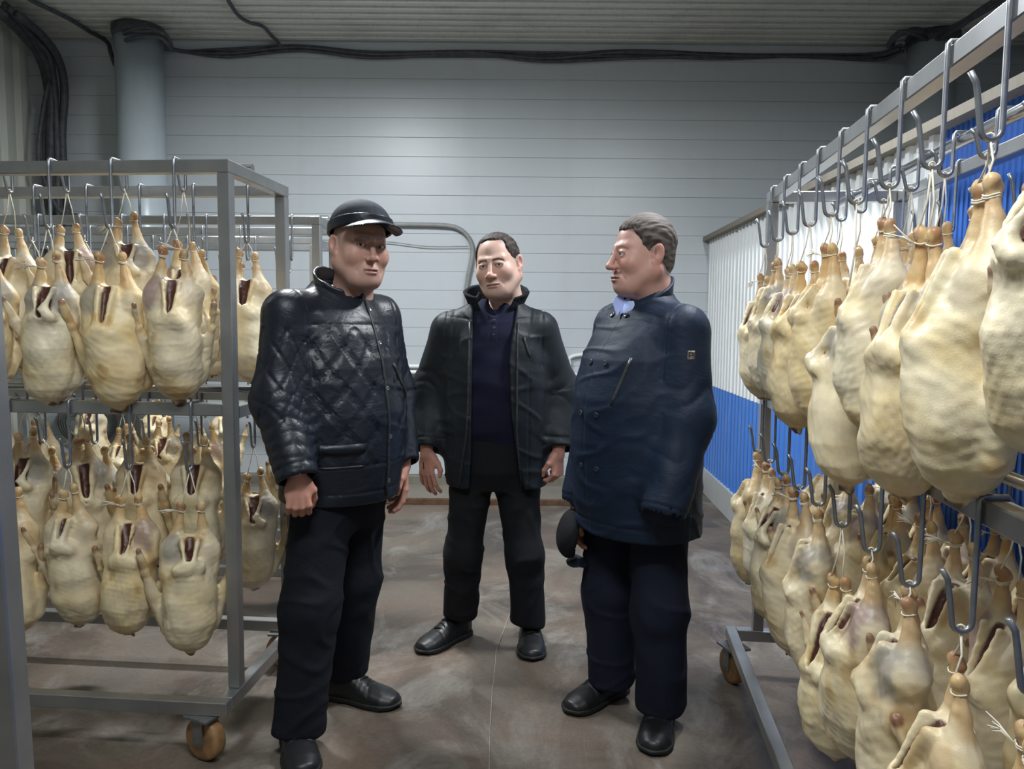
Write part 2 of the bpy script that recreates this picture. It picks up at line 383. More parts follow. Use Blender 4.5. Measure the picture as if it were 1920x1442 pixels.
def rot(ax, an):
    c, s = math.cos(an), math.sin(an)
    return {'x': np.array([[1, 0, 0], [0, c, -s], [0, s, c]], f4), 'y': np.array([[c, 0, s], [0, 1, 0], [-s, 0, c]], f4), 'z': np.array([[c, -s, 0], [s, c, 0], [0, 0, 1]], f4)}[ax]
def loft(q, tab, n=2.0):
    # tab rows: z, ax, ay, cx, cy
    T = np.array(tab, f4); z = q[:, 2]; I = lambda j: np.interp(z, T[:, 0], T[:, j]).astype(f4)
    ax, ay, cx, cy = I(1), I(2), I(3), I(4)
    e = (np.abs((q[:, 0]-cx)/ax)**n+np.abs((q[:, 1]-cy)/ay)**n)**(1/n)
    d = (e-1)*np.minimum(ax, ay)
    return np.maximum(d, np.maximum(T[0, 0]-z, z-T[-1, 0]))
_K = {}
def sn(p, f, seed, n=5):
    key = (seed, n)
    if key not in _K:
        g = np.random.default_rng(seed); K = g.normal(size=(n, 3)); K /= np.linalg.norm(K, axis=1)[:, None]
        _K[key] = ((K*g.uniform(.7, 1.4, n)[:, None]*2*PI).astype(f4), g.uniform(0, 6.28, n).astype(f4))
    K, ph = _K[key]; return np.sin(p@(K.T*f)+ph).sum(1)/math.sqrt(n)
def mesh_sdf(f, lo, hi, h, B=8, proj=2):
    lo = np.asarray(lo, float)-h; n = np.ceil((np.asarray(hi, float)+h-lo)/(h*B)).astype(int)
    gi = np.stack(np.meshgrid(*[np.arange(k) for k in n], indexing='ij'), -1).reshape(-1, 3)
    c = (lo+(gi+0.5)*B*h).astype(f4)
    d = f(c); keep = np.abs(d) < B*h*1.35; gi = gi[keep]
    D = n*B+2
    off = np.stack(np.meshgrid(*[np.arange(B+1)]*3, indexing='ij'), -1).reshape(-1, 3)
    cid = []; cv = []; eg = [[], [], []]; es = [[], [], []]
    corners = [(i, j, k) for i in (0, 1) for j in (0, 1) for k in (0, 1)]
    edges = [(a, b) for a in range(8) for b in range(a+1, 8) if sum(abs(corners[a][t]-corners[b][t]) for t in range(3)) == 1]
    step = 400
    for s in range(0, len(gi), step):
        g = gi[s:s+step]; G = g[:, None, :]*B+off[None]
        val = f((lo+G.reshape(-1, 3)*h).astype(f4)).reshape(len(g), B+1, B+1, B+1)
        ins = val < 0
        cs = [ins[:, i:B+i, j:B+j, k:B+k] for (i, j, k) in corners]
        tot = sum(x.astype(np.int8) for x in cs); act = (tot > 0) & (tot < 8)
        w = np.argwhere(act)
        if len(w) == 0: continue
        V8 = np.stack([val[w[:, 0], w[:, 1]+i, w[:, 2]+j, w[:, 3]+k] for (i, j, k) in corners], 1)
        acc = np.zeros((len(w), 3)); cnt = np.zeros(len(w))
        for a, b in edges:
            va, vb = V8[:, a], V8[:, b]; m_ = (va < 0) != (vb < 0)
            t = np.where(m_, va/np.where(va-vb == 0, 1, va-vb), 0)
            ca, cb = np.array(corners[a], float), np.array(corners[b], float)
            acc += np.where(m_[:, None], ca+t[:, None]*(cb-ca), 0); cnt += m_
        base = g[w[:, 0]]*B+w[:, 1:]
        cid.append((base[:, 0].astype(np.int64)*D[1]+base[:, 1])*D[2]+base[:, 2])
        cv.append(lo+(base+acc/cnt[:, None])*h)
        for ax in range(3):
            sl0 = [slice(0, B)]*3; sl1 = [slice(0, B)]*3; sl1[ax] = slice(1, B+1)
            a0 = ins[(slice(None), *sl0)]; a1 = ins[(slice(None), *sl1)]
            e = np.argwhere(a0 != a1); eb = g[e[:, 0]]*B+e[:, 1:]
            eg[ax].append(eb); es[ax].append(a0[tuple(e.T)])
    cid = np.concatenate(cid); cv = np.concatenate(cv)
    o = np.argsort(cid); cid = cid[o]; cv = cv[o]
    quads = []
    for ax in range(3):
        eb = np.concatenate(eg[ax]); sg = np.concatenate(es[ax]); b, c_ = [(1, 2), (2, 0), (0, 1)][ax]
        ids = []
        ok = np.ones(len(eb), bool)
        for (db, dc) in ((-1, -1), (0, -1), (0, 0), (-1, 0)):
            q = eb.copy(); q[:, b] += db; q[:, c_] += dc
            k = (q[:, 0].astype(np.int64)*D[1]+q[:, 1])*D[2]+q[:, 2]
            ix = np.searchsorted(cid, k); ix = np.minimum(ix, len(cid)-1); ok &= cid[ix] == k; ids.append(ix)
        Q = np.stack(ids, 1); Q[~sg] = Q[~sg][:, ::-1]; quads.append(Q[ok])
    Q = np.concatenate(quads); V = cv.astype(f4)
    for _ in range(proj):
        e = 0.35*h; k = np.array([[1, -1, -1], [-1, -1, 1], [-1, 1, -1], [1, 1, 1]], f4)
        fv = f(V); g = sum(f(V+kk*e)[:, None]*kk for kk in k)/(4*e)
        st = (fv/np.maximum((g*g).sum(1), 0.15))[:, None]*g
        ln = np.linalg.norm(st, axis=1); st *= np.minimum(1, 0.7*h/np.maximum(ln, 1e-9))[:, None]; V = V-st*0.8
    return V, Q
def lerp(a, b, t):
    t = np.clip(t, 0, 1)[:, None]; return a*(1-t)+np.asarray(b, f4)*t
def sdf_obj(name, f, lo, hi, h, mat, parent=None, colf=None, proj=2):
    V, Q = mesh_sdf(f, lo, hi, h, proj=proj)
    return link(name, mesh_np(name, V, Q, colf(V) if colf else None), parent, mat)
# ------------------------------------------------------------------ racks
ORD = ['first', 'second', 'third', 'fourth', 'fifth', 'sixth', 'seventh', 'eighth', 'ninth', 'tenth', 'eleventh', 'twelfth']
rg0 = random.Random(3)
def caster(parent, x, y, top):
    c = empty('caster', (x, y, 0), rg0.uniform(.9, 2.2)); c.parent = parent
    R = 0.070; Mx = Matrix.Translation((0.0, 0, R)) @ Matrix.Rotation(PI/2, 4, 'Y')
    MB().lathe([(0.03, -.024), (0.058, -.024), (0.068, -.018), (0.070, -.008), (0.070, .008), (0.068, .018), (0.058, .024), (0.03, .024)], 28, Mx).build('wheel', M['wheel'], c, True)
    mb = MB(); mb.box(-.034, -.030, -.02, .02, R-.015, top-.004).box(.030, .034, -.02, .02, R-.015, top-.004).box(-.045, .045, -.05, .05, top-.008, top)
    mb.lathe([(0.009, -.037), (0.009, .037)], 10, Mx); mb.build('fork', M['fork'], c)
PW = 0.04
def rack(name, corner, u, v, L, label, tubedz):
    u = np.array([*u, 0.0]); u /= np.linalg.norm(u); v = np.array([*v, 0.0]); v /= np.linalg.norm(v)
    an = math.atan2(u[1], u[0]); sg = 1.0 if u[0]*v[1]-u[1]*v[0] > 0 else -1.0
    r = empty(name, (corner[0], corner[1], 0), an); tag(r, label, 'rack')
    def bx(nm, x0, x1, y0, y1, z0, z1):
        ya, yb = sorted((y0*sg, y1*sg)); return MB().box(x0, x1, ya, yb, z0, z1, ch=0.0025).build(nm, M['steel'], r)
    W_ = 0.5; zt = 1.90; zb = 0.150; zm = 1.135
    for x in (0, L-PW):
        for y in (0, W_-PW): bx('post', x, x+PW, y, y+PW, zb+.0455, zt-PW-.0005)
        bx('end_rail', x, x+PW, PW+.0005, W_-PW-.0005, zt-PW, zt)
        bx('end_rail', x, x+PW, PW+.0005, W_-PW-.0005, zm-PW-.01, zm-.01)
        bx('base_end_rail', x, x+PW, -.10+PW, W_+.10-PW-.001, zb, zb+.045)
    for y in (0, W_-PW):
        bx('top_rail', 0, L, y, y+PW, zt-PW, zt)
        bx('shelf_rail', PW+.0005, L-PW-.0005, y, y+PW, zm-PW, zm)
    for y in (-.10, W_+.10-PW): bx('base_rail', 0, L, y, y+PW-.001, zb, zb+.045)
    for z in (zt+tubedz, zm+tubedz+.005):
        MB().tube([(0.03, sg*W_/2, z), (L-0.03, sg*W_/2, z)], 0.015, 14).build('hook_tube', M['tube'], r, False).data.polygons.foreach_set('use_smooth', [True]*14+[False]*2)
    for x in (0.06, L-0.10):
        for y in (-.08, W_+.08): caster(r, x+0.02, y*sg, zb)
    return dict(o=r, c=np.array([*corner, 0.0]), u=u, v=v, an=an, sg=sg, L=L, zt=zt, zm=zm, tz=tubedz, an_b=math.atan2(v[1], v[0])-PI/2)
def hook_mesh(h, railh, long=True):
    # local: y+ = away from aisle (rail side); origin at top of rail front edge; shank down at y=-0.006
    r = 0.0048; pts = []
    b = railh
    pts += [(0, b+.004, -.022), (0, b+.004, -.002), (0, b-.002, .005), (0, 0.0, .005), (0, -.0055, .0), (0, -.0055, -.02)]
    pts += [(0, -.0055, -h+.018)]
    for a in np.linspace(0, PI, 9)[1:]: pts.append((0, -.0055-.016+.016*math.cos(a), -h+.018-.016*math.sin(a)))
    tip = 0.085 if long else 0.045
    pts += [(0, -.0375-.006, -h+.018+tip*.5), (0, -.0375-.010, -h+.018+tip*.8), (0, -.0375-.020, -h+.018+tip)]
    return MB().tube(pts, r, 8).mesh('hook', M['hook'], True)
HK = {'rail': hook_mesh(0.215, PW), 'tube': hook_mesh(0.10, 0.030, False)}
def hook(rk, s, row, z, label, group):
    W_ = 0.5; y0 = {'front': 0.0, 'middle': W_/2-.015, 'rear': W_-PW}[row]
    p = rk['c']+rk['u']*s+rk['v']*y0
    me = HK['tube' if row == 'middle' else 'rail']
    o = link('meat_hook', me); tag(o, label, 'hook', group)
    zz = z + (.015 if row == 'middle' else 0)
    o.location = (p[0], p[1], zz); o.rotation_euler = (0, 0, rk['an_b']+random.uniform(-.1, .1))
    hh = 0.10 if row == 'middle' else 0.215
    q = p-rk['v']*0.0215; return np.array([q[0], q[1], zz-hh+.006])
# ------------------------------------------------------------------ geese
def goose_variant(seed):
    g = np.random.default_rng(seed); U = g.uniform
    sp = U(.014, .036); fat = U(.92, 1.08); slit = U(.006, .020); off = U(-.014, .014); slen = U(.15, .215); lean = U(-.03, .03)
    wr_ = [U(-.03, .05), U(-.03, .05)]; purple = [U(0, 1) > .3, U(0, 1) > .45]; greyt = U(0, 1) > .5; flap = U(.15, .7); kz = [U(-.012, .012), U(-.012, .012)]
    tab = [(-.440, .012, .012, lean, 0), (-.434, .034, .030, lean, 0), (-.420, .053*fat, .047*fat, lean, -.003), (-.395, .068*fat, .061*fat, lean*.9, -.007), (-.345, .079*fat, .073*fat, lean*.6, -.012), (-.27, .080*fat, .076*fat, lean*.2, -.013),
           (-.20, .074*fat, .066*fat, 0, -.010), (-.155, .063*fat, .052*fat, 0, -.004), (-.12, .050, .040, 0, .0), (-.085, .030, .026, 0, .004)]
    wing = []
    for j, w_ in zip((-1, 1), wr_):
        a = A(j*.064*fat+lean*.6, .02, -.375); b = A(j*(.085*fat+.006), .025, -.30); c = A(j*(.102+w_*.6), .008-.05*w_, -.235+w_)
        d = A(j*(.108+w_*.9), -.016, -.165+w_*1.1)
        wing.append((a, b, c, d))
    sa, sb = A(off*.4, -.042, -.088), A(off, -.078*fat-.004, -slen)
    def legd(p):
        d = None
        for j, k in ((-1, kz[0]), (1, kz[1])):
            a = A(j*sp, 0, k)
            t = smin(ell(p, a+A(j*.003, -.003, .003), (.0115, .0105, .0125)), sph(p, a+A(-j*.005, .005, -.005), .0100), .005)
            t = smin(t, rcone(p, a, A(j*(sp+.006), .004, -.055), .0086, .0128), .010)
            t = smin(t, rcone(p, A(j*(sp+.006), .004, -.05), A(j*max(sp+.020, .047), .002, -.125), .0128, .034), .012)
            t = smin(t, rcone(p, A(j*max(sp+.020, .047), .002, -.125), A(j*.052*fat, -.004, -.19), .034, .034), .02)
            d = t if d is None else smin(d, t, .008)
        return d
    def bodyf(p):
        d = loft(p, tab, 2.15)
        d = smin(d, legd(p), .022)
        for s_ in (-1, 1):
            d = smin(d, rcone(p, sa+A(s_*(slit+.011), .002, -.002), sb+A(s_*.010, .003, .008), .012*flap+.004, .009*flap+.004), .022)
        d = smin(d, rcone(p, sb+A(-.03, .012, -.012), sb+A(.03, .012, -.012), .016, .016), .03)
        d = smax(d, -rcone(p, sa, sb, slit*1.2, slit*.5), .010)
        for (a, b, c, e) in wing:
            t = smin(rcone(p, a, b, .021, .019), rcone(p, b, c, .018, .012), .012); t = smin(t, rcone(p, c, e, .011, .0065), .008)
            t = smin(t, sph(p, c, .0135), .006); d = smin(d, t, .014)
        d = smin(d, rcone(p, A(lean, -.004, -.42), A(lean+off, -.006, -.448), .024, .015), .014)
        d = smax(d, -sph(p, A(lean+off, -.010, -.456), .013), .006)
        low = np.clip((-.09-p[:, 2])/.05, 0, 1)
        d = d+sn(p, 9, seed+1)*.0032*low+sn(p*A(1, 1, .4), 30, seed+2)*.0004*low+sn(p, 60, seed+3)*.0005
        d = d-np.abs(sn(p*A(1, 1, .5), 11, seed+9))*.0018*low
        return d
    V, Q = mesh_sdf(bodyf, (-.16, -.12, -.475), (.16, .10, .04), .0048)
    # colour: skin, shanks, thighs, cavity, neck stump
    z = V[:, 2]; n1 = sn(V, 7, seed+5); n2 = sn(V, 18, seed+6); n3 = sn(V, 50, seed+7)
    c = np.tile(A(.84, .775, .60), (len(V), 1))
    c = lerp(c, (.82, .69, .40), np.clip(.25+.45*n1, 0, .6))
    c = lerp(c, (.50, .33, .15), np.clip((n1+.7*n2-1.0)*.8, 0, .6))
    c = lerp(c, (.66, .60, .50), np.clip(-n2*.35, 0, .4))
    c = lerp(c, (.62, .44, .22), np.clip((-z-.37)/.06, 0, 1)*np.clip(.2+n2*.5, 0, .6))
    for k, (j, pu) in enumerate(zip((-1, 1), purple)):
        e = np.linalg.norm((V-A(j*max(sp+.02, .048), -.004, -.125))/A(.036, .06, .062), axis=1)
        m_ = np.clip((1.15-e+n2*.12)*2.6, 0, 1)*(V[:, 0]*j > 0.006)
        c = lerp(c, ((.36, .35, .34) if greyt else (.34, .25, .26)) if pu else (.58, .50, .42), m_*(.85 if pu else .4))
    c = lerp(c, (.62, .42, .22), np.clip((z+.085)/.04+n2*.3, 0, .8))
    c = lerp(c, (.66, .50, .28), np.clip((z+.012)/.01, 0, 1)*np.clip(.5+n3*.6, 0, .9)); c = lerp(c, (.32, .13, .07), np.clip((z+.02)/.01, 0, 1)*np.clip(n2*1.2, 0, .7))
    for (a, b, c3, e) in wing:
        m_ = np.clip((.030-np.minimum(rcone(V, c3, e, 0, 0), rcone(V, b, c3, 0, 0)+.006))/.012, 0, 1); c = lerp(c, (.56, .38, .20), m_*np.clip(.45+n2*.4, .1, .85))
        c = lerp(c, (.20, .09, .07), np.clip((.017-sph(V, e, 0))/.008, 0, .8))
    c = lerp(c, (.075, .022, .014), np.clip((slit*1.02-rcone(V, sa+A(0, .012, 0), sb+A(0, .016, 0), 0, 0)+.004)/.004, 0, 1))
    c = lerp(c, (.14, .07, .045), np.clip((.024+n3*.004-sph(V, A(lean+off, -.010, -.456), 0))/.008, 0, .92))
    me = mesh_np('goose_body', V, Q, c); me.materials.append(M['goose'])
    knobs = [(-sp, 0, kz[0]), (sp, 0, kz[1])]
    return me, knobs
NV = 12
GV = [goose_variant(100+7*i) for i in range(NV)]
rg = random.Random(5)
LOOK = ['cream', 'yellowish', 'pale', 'tan-blotched']
def goose(hookpt, zk, yaw, vi, label, group, scale=1.0, fray=False, lean=0.0):
    me, knobs = GV[vi % NV]
    r = empty('goose_carcass', (hookpt[0], hookpt[1], zk)); tag(r, label, 'goose', group)
    r.rotation_euler = (lean, rg.uniform(-.04, .04), yaw); r.scale = (scale, scale, scale*1.03)
    link('body', me, r)
    # twine
    top = Vector(r.matrix_basis.inverted() @ Vector(hookpt)); mb = MB()
    for k in knobs:
        kk = np.array(k); e = kk+np.array([0, 0, -.016])
        mb.tube([tuple(top), tuple(np.array(top)*.5+kk*.5+np.array([rg.uniform(-.003, .003), 0.002, 0])), tuple(kk+np.array([0.0, -.012, -.010]))], .0019, 5)
        for dz in ((0, -.0034) if rg.random() < .4 else (0,)):
            mb.tube([(e[0]+.0118*math.cos(a)+.001*math.sin(3*a), e[1]+.0118*math.sin(a), e[2]+dz+.002*math.sin(2*a)) for a in np.linspace(0, 2*PI, 11)[:-1]], .0015, 5, closed=True)
    mb.tube([tuple(np.array(top)+np.array([0, .006*math.cos(a), .006*math.sin(a)])) for a in np.linspace(0, 2*PI, 9)[:-1]], .002, 5, closed=True)
    if fray:
        b = np.array(knobs[0])+np.array([0, -.014, -.016]); ang = rg.uniform(2.3, 4.0)
        for k in range(9):
            a = ang+rg.uniform(-.35, .35); l = rg.uniform(.04, .07)
            mb.tube([tuple(b), tuple(b+np.array([math.cos(a)*l*.5, -.01, math.sin(a)*l*.2+.006])), tuple(b+np.array([math.cos(a)*l, -.012+rg.uniform(-.01, .01), math.sin(a)*l*.6]))], .0011, 4)
    mb.build('twine', M['twine'], r, True)
    return r
def fill(rk, rname, row, tier, s0, step, n, zks, vis=None, skip=()):
    zr = (rk['zt'] if tier == 'upper' else rk['zm'])
    if row == 'middle': zr += rk['tz']+(0.005 if tier == 'lower' else 0)
    endw = 'far post' if rname == 'right-hand rack' else 'right post'
    for i in range(n):
        if i in skip: continue
        s = s0+step*i
        gp = '%s row hooks, %s tier of %s' % (row, tier, rname)
        hp = hook(rk, s, row, zr, 'steel hook, %s from %s, %s row, %s tier, %s' % (ORD[i], endw, row, tier, rname), gp)
        zk = zks[i] if hasattr(zks, '__len__') else zks+rg.uniform(-.03, .02)
        if zk is None: continue
        zk = min(zk, hp[2]-.025)
        vi = vis[i] if vis else rg.randrange(NV)
        lab = 'plucked goose, %s from %s, %s row, %s tier, %s' % (ORD[i], endw, row, tier, rname)
        goose(hp, zk, rk['an_b']+rg.uniform(-.35, .35)+(0.15 if rname != 'right-hand rack' else 0.0), vi, lab, 'geese in %s row, %s tier of %s' % (row, tier, rname), rg.uniform(.95, 1.05), fray=rg.random() < .35, lean=rg.uniform(-.03, .04))
RA = rack('hanging_rack', (-0.885, 2.43), (-1, .084), (.084, 1), 2.0, 'steel wheeled rack of hanging geese standing behind and left of the capped man', .02)
RB = rack('hanging_rack', (-0.93, 3.74), (-1, .05), (.05, 1), 2.2, 'second steel rack behind the nearer left rack, its corner by the capped head', .02)
RE = rack('hanging_rack', (-1.20, 4.72), (-1, .02), (.02, 1), 2.2, 'rearmost steel rack of geese close to the back wall on the left', .02)
RC = rack('hanging_rack', (0.965, 2.98), (-.125, -1), (1, -.125), 2.35, 'long steel rack of geese beside the white and blue partition', -.05)
RD = rack('hanging_rack', (-0.72-.0, 1.14), (-1, .0), (0, -1), 1.9, 'steel rack whose dark post fills the left edge of the foreground', .02)
RD['o'].rotation_euler = (0, math.radians(1.3), RD['an'])
fill(RA, 'nearest left rack', 'front', 'upper', .155+.02, .206, 4, [1.615, 1.595, 1.590, 1.60], [2, 0, 5, 7])
fill(RA, 'nearest left rack', 'middle', 'upper', .26, .21, 5, [1.66, 1.745, 1.72, 1.70, 1.70])
fill(RA, 'nearest left rack', 'rear', 'upper', .14, .21, 7, 1.63)
fill(RA, 'nearest left rack', 'front', 'lower', .14, .206, 4, [.80, .835, .845, .84], [4, 1, 8, 3])
fill(RA, 'nearest left rack', 'middle', 'lower', .24, .21, 5, .97)
fill(RA, 'nearest left rack', 'rear', 'lower', .13, .21, 7, [.82, .93, .90, .92, .9, .9, .9])
fill(RB, 'second left rack', 'front', 'upper', .135, .21, 8, [None, 1.66, 1.60, None, 1.62, 1.60, 1.63, 1.6])
fill(RB, 'second left rack', 'front', 'lower', .155, .21, 8, [.88, None, .88, .9, .86, None, .88, .88])
fill(RB, 'second left rack', 'rear', 'upper', .155, .21, 8, [None, None, 1.6, 1.62, None, 1.6, 1.6, 1.6])
fill(RE, 'rearmost left rack', 'front', 'upper', .155, .21, 8, [None, None, None, 1.6, 1.6, 1.62, 1.6, 1.6])
fill(RE, 'rearmost left rack', 'front', 'lower', .155, .42, 4, .88)
fill(RC, 'right-hand rack', 'front', 'upper', .12, .211, 10, [1.567, 1.61, 1.585, 1.575, 1.596, 1.484, 1.616, 1.56, 1.616, 1.70], [3, 6, 1, 9, 4, 10, 2, 7, 0, 5])
fill(RC, 'right-hand rack', 'middle', 'upper', .22, .211, 9, 1.66)
fill(RC, 'right-hand rack', 'rear', 'upper', .12, .211, 10, [None, 1.6, 1.62, 1.6, 1.63, 1.6, 1.62, 1.6, 1.6, 1.6])
fill(RC, 'right-hand rack', 'front', 'lower', .12, .211, 10, [.90, .904, .92, .902, .906, .793, .915, .92, .850, .85], [8, 2, 5, 0, 6, 11, 1, 9, 3, 7])
fill(RC, 'right-hand rack', 'middle', 'lower', .22, .211, 9, .93)
fill(RC, 'right-hand rack', 'rear', 'lower', .12, .211, 10, .88)
# ------------------------------------------------------------------ people
def fabric(name, c1, c2, rough, bs=0.3, sc=30, spec=0.5, stretch=None, coat=0.0, bd=0.006, c3=None, ms=3.0):
    mt, nt, b = new_mat(name)
    nt.links.new(ramp(nt, noise(nt, ms, 5), [(0.3, c2), (0.7, c1)]), b.inputs['Base Color'])
    b.inputs['Roughness'].default_value = rough; b.inputs['Specular IOR Level'].default_value = spec; b.inputs['Coat Weight'].default_value = coat; b.inputs['Coat Roughness'].default_value = 0.25
    bump(nt, b, noise(nt, sc, 5, 0.6, stretch, dist=0.6), bs, bd); bump(nt, b, noise(nt, sc*9, 2), bs*0.15, bd*0.05)
    return mt
M['leather'] = fabric('navy_black_leather', (.010, .015, .025), (.006, .008, .014), 0.40, 0.40, 10, 0.38, (1, 1, 1.6), 0.0, 0.012)
M['trouser_dark'] = fabric('dark_trouser_cloth', (.0065, .008, .015), (.005, .006, .011), 0.85, 0.35, 9, 0.25, (1, 1, 1.3), 0, 0.012)
M['trouser_navy'] = fabric('navy_trouser_cloth', (.008, .011, .026), (.006, .008, .019), 0.85, 0.3, 8, 0.25, (1.4, 1.4, .8), 0, 0.012)
M['trouser_black'] = fabric('black_trouser_cloth', (.0075, .008, .011), (.005, .006, .008), 0.85, 0.3, 8, 0.25, (1.4, 1.4, .8), 0, 0.012)
M['nylon_grey'] = fabric('dark_teal_nylon', (.012, .018, .024), (.008, .011, .016), 0.55, 0.35, 5, 0.22, (1.5, 1.5, .6), 0, 0.02)
M['nylon_navy'] = fabric('navy_nylon', (.010, .021, .046), (.007, .014, .031), 0.58, 0.35, 5, 0.22, (1, 1, 1.5), 0, 0.02)
M['polo'] = fabric('navy_knit', (.010, .012, .032), (.008, .009, .024), 0.9, 0.25, 10, 0.2, (1, 1, 1.3))
M['fur'] = fabric('black_lining', (.010, .014, .018), (.004, .006, .008), 0.9, 0.9, 50, 0.2)
M['shirt'] = fabric('pale_blue_shirt', (.42, .50, .80), (.36, .44, .76), 0.8, 0.1, 20, 0.3)
M['shoe'] = fabric('black_shoe_leather', (.009, .010, .012), (.006, .006, .008), 0.42, 0.25, 18, 0.45, None, 0.0, 0.006)
M['sole'] = simple('black_rubber_sole', (.010, .010, .010), (.006, .006, .006), 0.7)
M['button'] = simple('dark_button', (.035, .045, .06), (.02, .025, .03), 0.25)
M['snap'] = simple('metal_snap', (.35, .36, .38), (.2, .2, .2), 0.3, 0.8)
M['zip'] = simple('zip_tape', (.05, .055, .06), (.02, .02, .02), 0.45, 0.4, 80)
M['capcloth'] = fabric('ribbed_cap_cloth', (.030, .036, .050), (.015, .018, .026), 0.8, 0.6, 60, 0.3, (1, 1, .25), 0, 0.003)
M['patch'] = simple('grey_logo_patch', (.40, .36, .34), (.10, .08, .08), 0.4, 0.3, 260)
M['hair'] = vcol('short_hair', 0.68, 0.6, 160, 0.002, spec=0.25, stretch=(1, 1, .35))
def basis(phi):
    c, s = math.cos(phi), math.sin(phi)
    return np.array([[c, s, 0], [-s, c, 0], [0, 0, 1]], f4)      # rows: S (person's left seen as image right), back, up
HS = 1.08
def hl(p, H):   # world -> head local (unit head), H=(center, R rows, scale, width)
    return ((p-H[0])@H[1].T)/H[2]/A(H[3], 1, 1)
def head_sdf(q, fat=0.0, age=0.0, smile=0.0):
    ax = np.abs(q[:, 0]); m_ = np.stack([ax, q[:, 1], q[:, 2]], 1)
    d = ell(q, (0, .014, .034), (.077, .095, .087))
    d = smin(d, ell(q, (0, -.024, -.035), (.064+fat*.006, .066, .084)), .03)
    d = smin(d, rcone(m_, (.054+fat*.006, .012, -.055), (.022, -.062, -.098), .020+fat*.006, .021+fat*.003), .03)
    d = smin(d, ell(m_, (.040, -.056, -.030), (.026+fat*.004, .030, .030)), .02)
    d = smin(d, ell(q, (0, -.074, -.100), (.024, .020, .019)), .018)
    d = smin(d, rcone(m_, (.006, -.085, .023), (.040, -.070, .025), .009, .009), .016)
    d = smin(d, ell(q, (0, -.078, -.074), (.032, .022, .022)), .014)
    d = smin(d, ell(q, (0, -.030, -.108), (.046, .048, .018+.010*fat)), .03)
    d = smax(d, -ell(m_, (.031, -.100, .002), (.0185, .017, .0125)), .012)
    d = smin(d, rcone(q, (0, -.090, .012), (0, -.112, -.036), .0070, .0100), .010)
    d = smin(d, ell(q, (0, -.114, -.038), (.0125+.0015*fat, .012, .0105+.001*fat)), .006)
    d = smin(d, ell(m_, (.0125+.0015*fat, -.101, -.041), (.0080, .0115, .0080)), .005)
    d = smax(d, -ell(m_, (.0065, -.110, -.0505), (.0035, .005, .004)), .003)
    lid = smax(ell(m_, (.031, -.0765, .0), (.0165, .0155, .0150)), -ell(m_, (.031, -.094, -.0012), (.0135, .020, .0056-age*.0009)), .0025)
    d = smin(d, lid, .005)
    d = smin(d, rcone(m_, (.018, -.086, .0105), (.043, -.079, .0065), .0042, .0035), .006)
    d = smin(d, ell(q, (0, -.0975, -.0705), (.0225, .0085, .0050)), .005)
    d = smin(d, ell(q, (0, -.0965, -.0815), (.0185, .0085, .0058)), .005)
    d = smax(d, -rcone(m_, (0, -.1065, -.0760), (.0235, -.092, -.0750+.005*smile), .0019, .0012), .003)
    d = d+(.0018+.0012*max(smile, 0))*np.exp(-(rcone(m_, (.020, -.097, -.043), (.036, -.078, -.080), 0, 0)/.005)**2)-.0025*max(smile, 0)*np.exp(-(sph(m_, (.044, -.070, -.040), 0)/.016)**2)
    e = ell(m_, (.083, .014, -.004), (.0075, .0200, .0330), rot('z', -.38)@rot('x', -.15)); e = smax(e, -ell(m_, (.0900, .008, .001), (.0100, .0105, .0200), rot('z', -.38)), .004)
    e = smin(e, ell(m_, (.078, .002, -.032), (.007, .009, .010)), .006); d = smin(d, e, .006)
    d = smin(d, rcone(q, (0, .030, -.06), (0, .048, -.19), .056+fat*.004, .064+fat*.004), .03)
    return d+sn(q, 22, 3)*.0004
def skin_col(q, sp):
    x, y, z = q[:, 0], q[:, 1], q[:, 2]; ax = np.abs(x); n = sn(q, 16, 7); n2 = sn(q, 60, 8)
    c = np.tile(A(*sp.get('skin', (.56, .34, .26))), (len(q), 1)); fr = y < .0
    c = lerp(c, (.56, .25, .19), fr*np.exp(-((ax-.042)**2+(z+.035)**2)/.022**2)*sp.get('red', .5))
    c = lerp(c, (.55, .24, .19), np.exp(-((ax/.018)**2+((z+.038)/.018)**2))*(y < -.09)*.55)
    c = lerp(c, (.46, .22, .18), np.exp(-((ax-.031)**2/.02**2+(z+.001)**2/.013**2))*fr*.35)
    c = lerp(c, (.40, .15, .13), np.clip(1.35-((ax/.0235)**2+((z+.0765)/.0098)**2), 0, 1)*(y < -.080)*.65)
    c = lerp(c, (.10, .03, .03), np.exp(-((z+.0762)/.0017)**2)*(ax < .024)*(y < -.085)*.9)
    br = np.interp(ax, [.010, .020, .035, .048], [.019, .0225, .0225, .013]); c = lerp(c, sp.get('brow', (.12, .08, .06)), np.clip(1.5-np.abs(z-br)/.0036+n2*.3, 0, 1)*(ax > .010)*(ax < .049)*(y < -.05)*sp.get('browa', .75))
    c = lerp(c, (.14, .07, .06), np.clip(1.3-np.abs(np.sqrt(((ax-.031)/.0142)**2+((z+.001)/.0062)**2)-1)/.22, 0, 1)*(y < -.080)*.75)
    st = np.clip((-z-.045)/.02, 0, 1)*np.clip((-y+.03)/.05, 0, 1); c = lerp(c, (.30, .22, .20), st*sp.get('stubble', .25)*(.8+.2*n2))
    if sp.get('moustache'):
        c = lerp(c, (.13, .09, .08), np.clip(1.3-np.abs(z+.0595)/.0068+n2*.2, 0, 1)*(ax < .028)*(y < -.078)*.85)
    g = sp['hairline']; hm = np.clip((y-np.interp(z, g[0], g[1]))/.008, 0, 1)*np.clip((z+.075)/.01, 0, 1)
    c = lerp(c, sp.get('scalp', (.14, .10, .09)), hm*sp.get('scalpa', .8)*(ax < .0815))
    c = lerp(c, (.50, .22, .18), np.clip((ax-.079)/.004, 0, 1)*.5)
    return c*(1+.04*n)[:, None]
